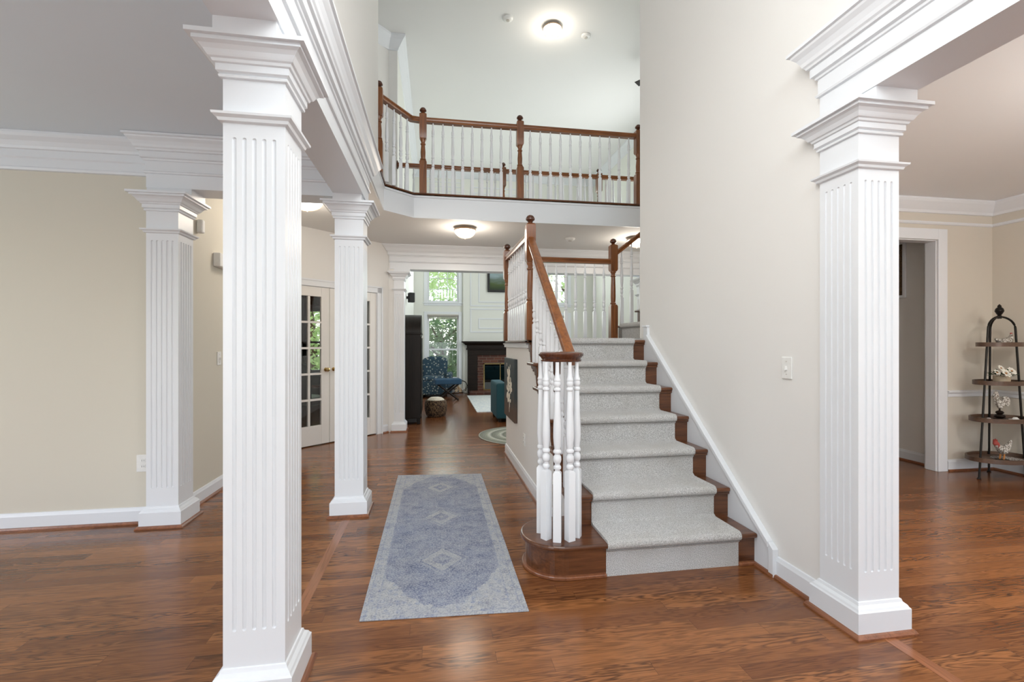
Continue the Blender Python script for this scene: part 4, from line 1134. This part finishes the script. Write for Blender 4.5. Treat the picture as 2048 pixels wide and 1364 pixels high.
# ------------------------------------------------------------------ wall devices
def plate(name, label, cat, c, nrm, w_, h_, kind):
    """wall plate at c facing nrm ('x+','x-','y-')"""
    rz = {'y-': 0, 'x-': -PI/2, 'x+': PI/2}[nrm]
    t = thing(name, label, cat, c, rz)
    lm().box(-w_/2, -.008, -h_/2, w_/2, 0, h_/2).build('plate', M['plastic'], t, world=False, bevel=.003)
    if kind == 'toggle':
        lm().box(-.006, -.022, -.012, .006, -.007, .010).build('toggle', M['plastic'], t, world=False, bevel=.002)
        for z in (-.035, .035): lm().box(-.003, -.0095, z-.003, .003, -.007, z+.003).build('screw', M['greyplastic'], t, world=False)
    elif kind == 'outlet':
        for z in (-.022, .022):
            f = lm(); f.box(-.017, -.0105, z-.014, .017, -.007, z+.014); f = f.build('socket', M['plastic'], t, world=False, bevel=.003)
            lm().box(-.008, -.0112, z-.006, -.006, -.010, z+.006).box(.006, -.0112, z-.006, .008, -.010, z+.006).build('slots', M['black'], f, world=False)
    return t
plate('light_switch', 'white toggle switch on the foyer wall left of the right column', 'light switch', (WR, 2.29, 1.185), 'x-', .075, .12, 'toggle')
plate('wall_outlet', 'white double outlet on the beige living room wall by the column', 'outlet', (-2.12, 3.83, .44), 'y-', .09, .125, 'outlet')
plate('wall_outlet', 'small white outlet low on the stair side wall below the canvas', 'outlet', (HX, 4.40, .40), 'x-', .07, .115, 'outlet')
plate('light_switch', 'white switch on the hall left wall beside the large near column', 'light switch', (-1.93, 4.58, 1.186), 'x+', .075, .12, 'toggle')
t = thing('door_chime_box', 'grey-white door chime box on the hall left wall', 'door chime', (-1.93, 4.58, 2.06), PI/2)
lm().box(-.11, -.06, -.06, .11, 0, .06).build('cover', M['plastic'], t, world=False, bevel=.006)
m = lm()
for i in range(4): m.box(-.03+i*.018, -.0615, -.035, -.022+i*.018, -.059, .035)
m.build('grille', M['greyplastic'], t, world=False)
t = thing('motion_sensor', 'small motion sensor high on the hall left wall beside the far left column', 'sensor', (-1.93, 4.20, 2.28), PI/2)
lm().box(-.025, -.05, -.055, .025, 0, .055).build('housing', M['plastic'], t, world=False, bevel=.012)

# ------------------------------------------------------------------ dining room
t = thing('framed_textile', 'framed woven brown textile on the passage wall beyond the dining doorway', 'framed artwork', (5.25, 4.80, 2.16))
m = MB().box(5.225, 4.50, 1.84, 5.25, 4.53, 2.48).box(5.225, 5.07, 1.84, 5.25, 5.10, 2.48).box(5.225, 4.53, 1.84, 5.25, 5.07, 1.87).box(5.225, 4.53, 2.45, 5.25, 5.07, 2.48)
m.build('frame', M['trim'], t, bevel=.003)
MB().box(5.235, 4.53, 1.87, 5.248, 5.07, 2.45).build('textile', M['textile'], t)
# etagere
EX, EY = 5.50, 3.79
et = thing('etagere', 'black iron etagere with four oval brown wood shelves in the dining room corner', 'shelf', (EX, EY, 0))
shz = [(.17, .305, .20), (.555, .27, .18), (.915, .235, .16), (1.29, .205, .14)]
def leg(pt_b, pt_t, apex):
    pts = [pt_b, pt_t]
    b, c = Vector(pt_t), Vector(apex)
    for i in range(1, 9):
        a = PI/2*i/8; pts.append((b.x+(c.x-b.x)*(1-math.cos(a)), b.y+(c.y-b.y)*(1-math.cos(a)), b.z+(c.z-b.z)*math.sin(a)))
    return pts
for bx_, by_, tx, ty in ((-.285, -.03, -.165, -.02), (.275, -.03, .165, -.02), (.115, .17, .06, .12)):
    lm().tube(leg((bx_, by_, .0), (tx, ty, 1.46), (0.0, 0, 1.585)), .0095, 10).build('leg', M['iron'], et, world=False, smooth=True)
    lm().lathe([(.016, 0), (.018, .006), (.01, .016)], (bx_, by_, 0), n=12).build('foot', M['iron'], et, world=False)
lm().lathe([(.016, 1.565), (.022, 1.59), (.014, 1.60), (.022, 1.612), (.036, 1.64), (.030, 1.665), (.014, 1.68), (.017, 1.69), (.006, 1.705), (.001, 1.71)], n=16).build('finial', M['iron'], et, world=False, smooth=True)
for z, a, b in shz:
    m = lm(); N = 40
    def ell(k, s): return (math.cos(2*PI*k/N)*a*s, math.sin(2*PI*k/N)*b*s)
    rim = [(1, 0), (1.02, 0), (1.02, .042), (.955, .042), (.955, .014), (0.0, .014)]
    rings = []
    for s_, dz in [(.001, 0)] + rim[1:5]: rings.append([m.bm.verts.new((ell(k, s_)[0], ell(k, s_)[1], z+dz)) for k in range(N)])
    for r0, r1 in zip(rings, rings[1:]):
        for i in range(N): m.bm.faces.new((r0[i], r0[(i+1) % N], r1[(i+1) % N], r1[i]))
    m.bm.faces.new(rings[-1])
    m.build('shelf_tray', M['shelfwood'], et, world=False, smooth=True)
tag(MB().lathe([(.12, 0), (.12, .003)], (EX+.05, EY-.03, shz[0][0]+.0145), n=20).build('tray_liner', M['paper']), 'printed paper liner on the lowest etagere shelf', 'tray liner')
def loft(m, secs, n=12):
    """body from sections (x, z, halfwidth y, halfheight z)"""
    rings = []
    for x, z, hy, hz in secs: rings.append([m.bm.verts.new((x, hy*math.cos(2*PI*k/n), z+hz*math.sin(2*PI*k/n))) for k in range(n)])
    for a, b in zip(rings, rings[1:]):
        for i in range(n): m.bm.faces.new((a[i], a[(i+1) % n], b[(i+1) % n], b[i]))
    m.bm.faces.new(rings[0][::-1]); m.bm.faces.new(rings[-1])
# white nesting hen: tail at left, head at right
z = shz[3][0]+.014
h = thing('hen_figurine', 'white distressed nesting hen figurine on the top etagere shelf', 'figurine', (EX-.01, EY-.05, z))
m = lm(); loft(m, [(-.115, .062, .006, .005), (-.09, .05, .02, .015), (-.05, .034, .038, .03), (0, .034, .046, .034), (.04, .04, .042, .038), (.065, .056, .028, .03), (.075, .08, .018, .022), (.078, .098, .014, .016), (.084, .105, .008, .009)]); m.build('body', M['hen'], h, world=False, smooth=True)
lm().box(.066, -.004, .108, .092, .004, .122).build('comb', M['red'], h, world=False, bevel=.003)
lm().tube([(.086, 0, .10), (.104, 0, .096)], [.007, .001], 8).build('beak', M['ochre'], h, world=False)
# flower pot
z = shz[2][0]+.014
fp_ = thing('flower_pot', 'cream pot of white silk flowers and greenery on the second etagere shelf', 'potted flowers', (EX-.03, EY-.04, z))
lm().lathe([(.045, 0), (.058, .01), (.064, .05), (.060, .075), (.052, .072), (.02, .06)], n=20).build('pot', M['pot'], fp_, world=False, smooth=True)
random.seed(11)
m = lm()
for k in range(60):
    a = random.uniform(0, 2*PI); e = random.uniform(-.1, .9); L = random.uniform(.09, .17); r0 = .02
    p0 = Vector((r0*math.cos(a), r0*math.sin(a), .075)); d = Vector((math.cos(a)*math.cos(e), math.sin(a)*math.cos(e)*.6, math.sin(e)*.55))
    p1 = p0+d*L; sd = d.cross(Vector((0, 0, 1))).normalized()*.014
    v = [m.bm.verts.new(q) for q in (p0+d*L*.45, p0+d*L*.7+sd+Vector((0, 0, .004)), p1, p0+d*L*.7-sd+Vector((0, 0, .004)))]
    m.bm.faces.new(v)
m.build('leaves', M['leaf'], fp_, world=False)
for (fx, fy, fz, rr) in ((-.05, -.07, .105, .05), (.03, -.06, .125, .045), (.09, -.03, .115, .036), (-.01, .0, .15, .035), (-.1, -.03, .11, .034)):
    m = lm(); nr = Vector((fx*.5, -1, .7)).normalized(); a1 = nr.cross(Vector((0, 0, 1))).normalized(); a2 = nr.cross(a1)
    for k in range(8):
        a = 2*PI*k/8; d = a1*math.cos(a)+a2*math.sin(a); sd = nr.cross(d)*rr*.3; c = Vector((fx, fy, fz))
        vs = [m.bm.verts.new(q) for q in (c+d*rr*.15, c+d*rr*.7+sd+nr*.006, c+d*rr+nr*.004, c+d*rr*.7-sd+nr*.006)]
        m.bm.faces.new(vs)
    o = m.build('flower', M['petal'], fp_, world=False)
    q = lm(); q.lathe([(.001, -.004), (rr*.2, 0), (rr*.15, .006), (.001, .008)], n=8)
    bmesh.ops.rotate(q.bm, verts=q.bm.verts, matrix=nr.to_track_quat('Z', 'Y').to_matrix()); bmesh.ops.translate(q.bm, verts=q.bm.verts, vec=(fx, fy, fz))
    q.build('flower_centre', M['ochre'], o, world=False)
# white metal rooster on stacked stones (faces left)
z = shz[1][0]+.014
ro = thing('rooster_figurine', 'flat white rooster figurine standing on stacked dark stones, third etagere shelf', 'figurine', (EX-.055, EY-.04, z))
m = lm(); m.lathe([(.045, 0), (.052, .008), (.045, .02), (.02, .024), (.036, .03), (.044, .042), (.034, .056), (.018, .06), (.026, .066), (.032, .078), (.024, .09), (.008, .096), (.006, .115)], n=18).build('stone_base', M['mantel'], ro, world=False, smooth=True)
prof = [(-.005, .115), (.012, .115), (.03, .14), (.06, .15), (.085, .135), (.10, .15), (.115, .17), (.105, .21), (.08, .232), (.05, .232), (.034, .215), (.03, .195), (.012, .190), (-.012, .20), (-.022, .23), (-.022, .252), (-.035, .268), (-.055, .27), (-.064, .255), (-.078, .245), (-.066, .24), (-.068, .225), (-.058, .218), (-.058, .19), (-.045, .16), (-.025, .14)]
m = lm(); m.prism(prof, 'y', -.014, .014); m.build('body', M['hen'], ro, world=False, bevel=.005, seg=2)
lm().prism([(-.066, .262), (-.06, .285), (-.05, .272), (-.042, .29), (-.034, .274), (-.024, .28), (-.026, .258)], 'y', -.006, .006).build('comb', M['greyplastic'], ro, world=False)
o = lm().lathe([(.02, 0), (.045, .004), (.05, .010), (.03, .010), (.022, .02), (.014, .03), (.001, .032)], n=20).build('white_dish', M['plastic'], None, smooth=True)
o.location = (EX+.09, EY-.07, z); tag(o, 'small white lidded dish on the third etagere shelf', 'dish')
o = lm().lathe([(.012, 0), (.018, .01), (.014, .024), (.001, .028)], n=14).build('white_knob_ornament', M['plastic'], None, smooth=True)
o.location = (EX-.17, EY-.03, z); tag(o, 'tiny round white ornament at the left end of the third etagere shelf', 'ornament')
# rooster with red head on the lowest shelf, facing left
z = shz[0][0]+.014
r2 = thing('rooster_figurine', 'carved rooster with red head and white body on the lowest etagere shelf', 'figurine', (EX-.04, EY-.05, z))
m = lm(); loft(m, [(-.085, .155, .012, .014), (-.075, .155, .02, .022), (-.058, .135, .024, .028), (-.035, .115, .034, .036), (0, .095, .042, .042), (.035, .098, .040, .040), (.065, .12, .026, .036), (.09, .145, .016, .034), (.108, .17, .008, .02)]); m.build('body', M['hen'], r2, world=False, smooth=True)
m = lm(); loft(m, [(-.105, .160, .006, .006), (-.095, .165, .014, .018), (-.078, .165, .0225, .026), (-.064, .15, .027, .033)]); m.build('head', M['red'], r2, world=False, smooth=True)
lm().prism([(-.105, .18), (-.10, .205), (-.09, .192), (-.08, .21), (-.072, .194), (-.06, .2), (-.06, .18)], 'y', -.005, .005).build('comb', M['red'], r2, world=False)
for s in (-1, 1): lm().tube([(.005, s*.015, .065), (-.005, s*.017, .006)], .007, 8).build('leg', M['ochre'], r2, world=False)
lm().lathe([(.05, 0), (.055, .006), (.001, .008)], n=16).build('stand', M['mantel'], r2, world=False)

# ------------------------------------------------------------------ study furniture
dc = thing('leather_chair', 'dark leather chair inside the study, seen through the left french door', 'chair', (-2.0, 7.9, 0), 2.6)
lm().box(-.28, -.28, .36, .28, .26, .48).build('seat', M['leather'], dc, world=False, bevel=.04, seg=3)
m = lm(); m.prism([(-.27, .46), (.27, .46), (.26, .9)] + [(.26*math.cos(PI*i/8), .93+.10*math.sin(PI*i/8)) for i in range(9)] + [(-.26, .9)], 'y', .20, .29); m.build('backrest', M['leather'], dc, world=False, bevel=.03, seg=3)
for s in (-1, 1): lm().tube([(s*.30, -.2, .62), (s*.31, .0, .65), (s*.29, .22, .66)], .025, 8).tube([(s*.30, -.2, .62), (s*.29, -.22, .40)], .018, 8).build('armrest', M['oak_v'], dc, world=False)
for x in (-.24, .24):
    for y in (-.24, .22): lm().tube([(x, y, .37), (x*1.1, y*1.1, 0)], .022, 8).build('leg', M['mantel'], dc, world=False)
cu = thing('added_curtain', 'added dark curtain beside the green study window, keeping the left panes dark', 'curtain', (-2.95, 10.38, 0))  # drape added to darken the panes left of the window
m = lm(); N = 30
for i in range(N):
    x = -.27+.54*i/N; x2 = -.27+.54*(i+1)/N; y = .025*math.sin(i*1.3); y2 = .025*math.sin((i+1)*1.3)
    m.bm.faces.new([m.bm.verts.new(q) for q in ((x, y, .05), (x2, y2, .05), (x2, y2, 2.3), (x, y, 2.3))])
m.build('drape', M['wall_dark'], cu, world=False)
lm().tube([(-.35, -.02, 2.31), (.85, -.02, 2.31)], .014, 8).build('rod', M['iron'], cu, world=False)

# ------------------------------------------------------------------ outdoors
tag(MB().box(-30, 12.8, -.3, 34, 60, -.2).build('lawn', M['grass']), kind='structure')
tag(MB().box(-30, 10.7, -.3, -5, 12.8, -.2).build('lawn', M['grass']), kind='structure')
def tree(x, y, h_, rad, n, mat, label, seed, size=.12, low=.2):
    random.seed(seed)
    t = thing('tree', label, 'tree', (x, y, -.2), group='trees outside the windows')
    m = lm(); m.tube([(0, 0, 0), (.05, .03, h_*.35), (-.05, .06, h_*.7)], [.16, .12, .05], 8)
    for k in range(6):
        a = k*1.1; m.tube([(0, 0, h_*(.25+.07*k)), (math.cos(a)*rad*.7, math.sin(a)*rad*.7, h_*(.42+.08*k))], [.05, .015], 6)
    m.build('trunk', M['bark'], t, world=False)
    m = lm()
    for k in range(n):
        while True:
            p = Vector((random.uniform(-1, 1), random.uniform(-1, 1), random.uniform(-1, 1)))
            if .25 < p.length < 1: break
        c = Vector((p.x*rad, p.y*rad, h_*(low+1)/2+p.z*h_*(1-low)/2))
        u = Vector((random.gauss(0, 1), random.gauss(0, 1), random.gauss(0, 1))).normalized(); v = u.orthogonal().normalized()
        s = size*random.uniform(.6, 1.3)
        m.bm.faces.new([m.bm.verts.new(c+u*s), m.bm.verts.new(c+v*s*.5), m.bm.verts.new(c-u*s), m.bm.verts.new(c-v*s*.5)] if False else [m.bm.verts.new(q) for q in (c+u*s, c+v*s*.5, c-u*s, c-v*s*.5)])
    m.build('foliage', mat, t, world=False)
tree(-.9, 17.5, 7.5, 2.0, 2600, M['fol1'], 'leafy tree outside the left family room windows', 1, .11)
tree(1.6, 21.5, 8.5, 2.4, 3000, M['fol1'], 'farther leafy tree behind the left family room windows', 2, .12)
tree(.2, 14.9, 2.7, 1.5, 5200, M['fol2'], 'dense low shrub outside the lower family room window', 3, .07, -.1)
tree(5.0, 17.5, 7.5, 2.2, 3000, M['fol1'], 'leafy tree outside the right family room windows', 4, .11)
tree(4.4, 15.4, 2.4, 1.3, 3000, M['fol2'], 'low shrub outside the right family room window', 5, .07, -.1)
tree(-3.6, 14.5, 4.0, 1.7, 4200, M['fol1'], 'bright green tree outside the study window', 6, .09, -.1)
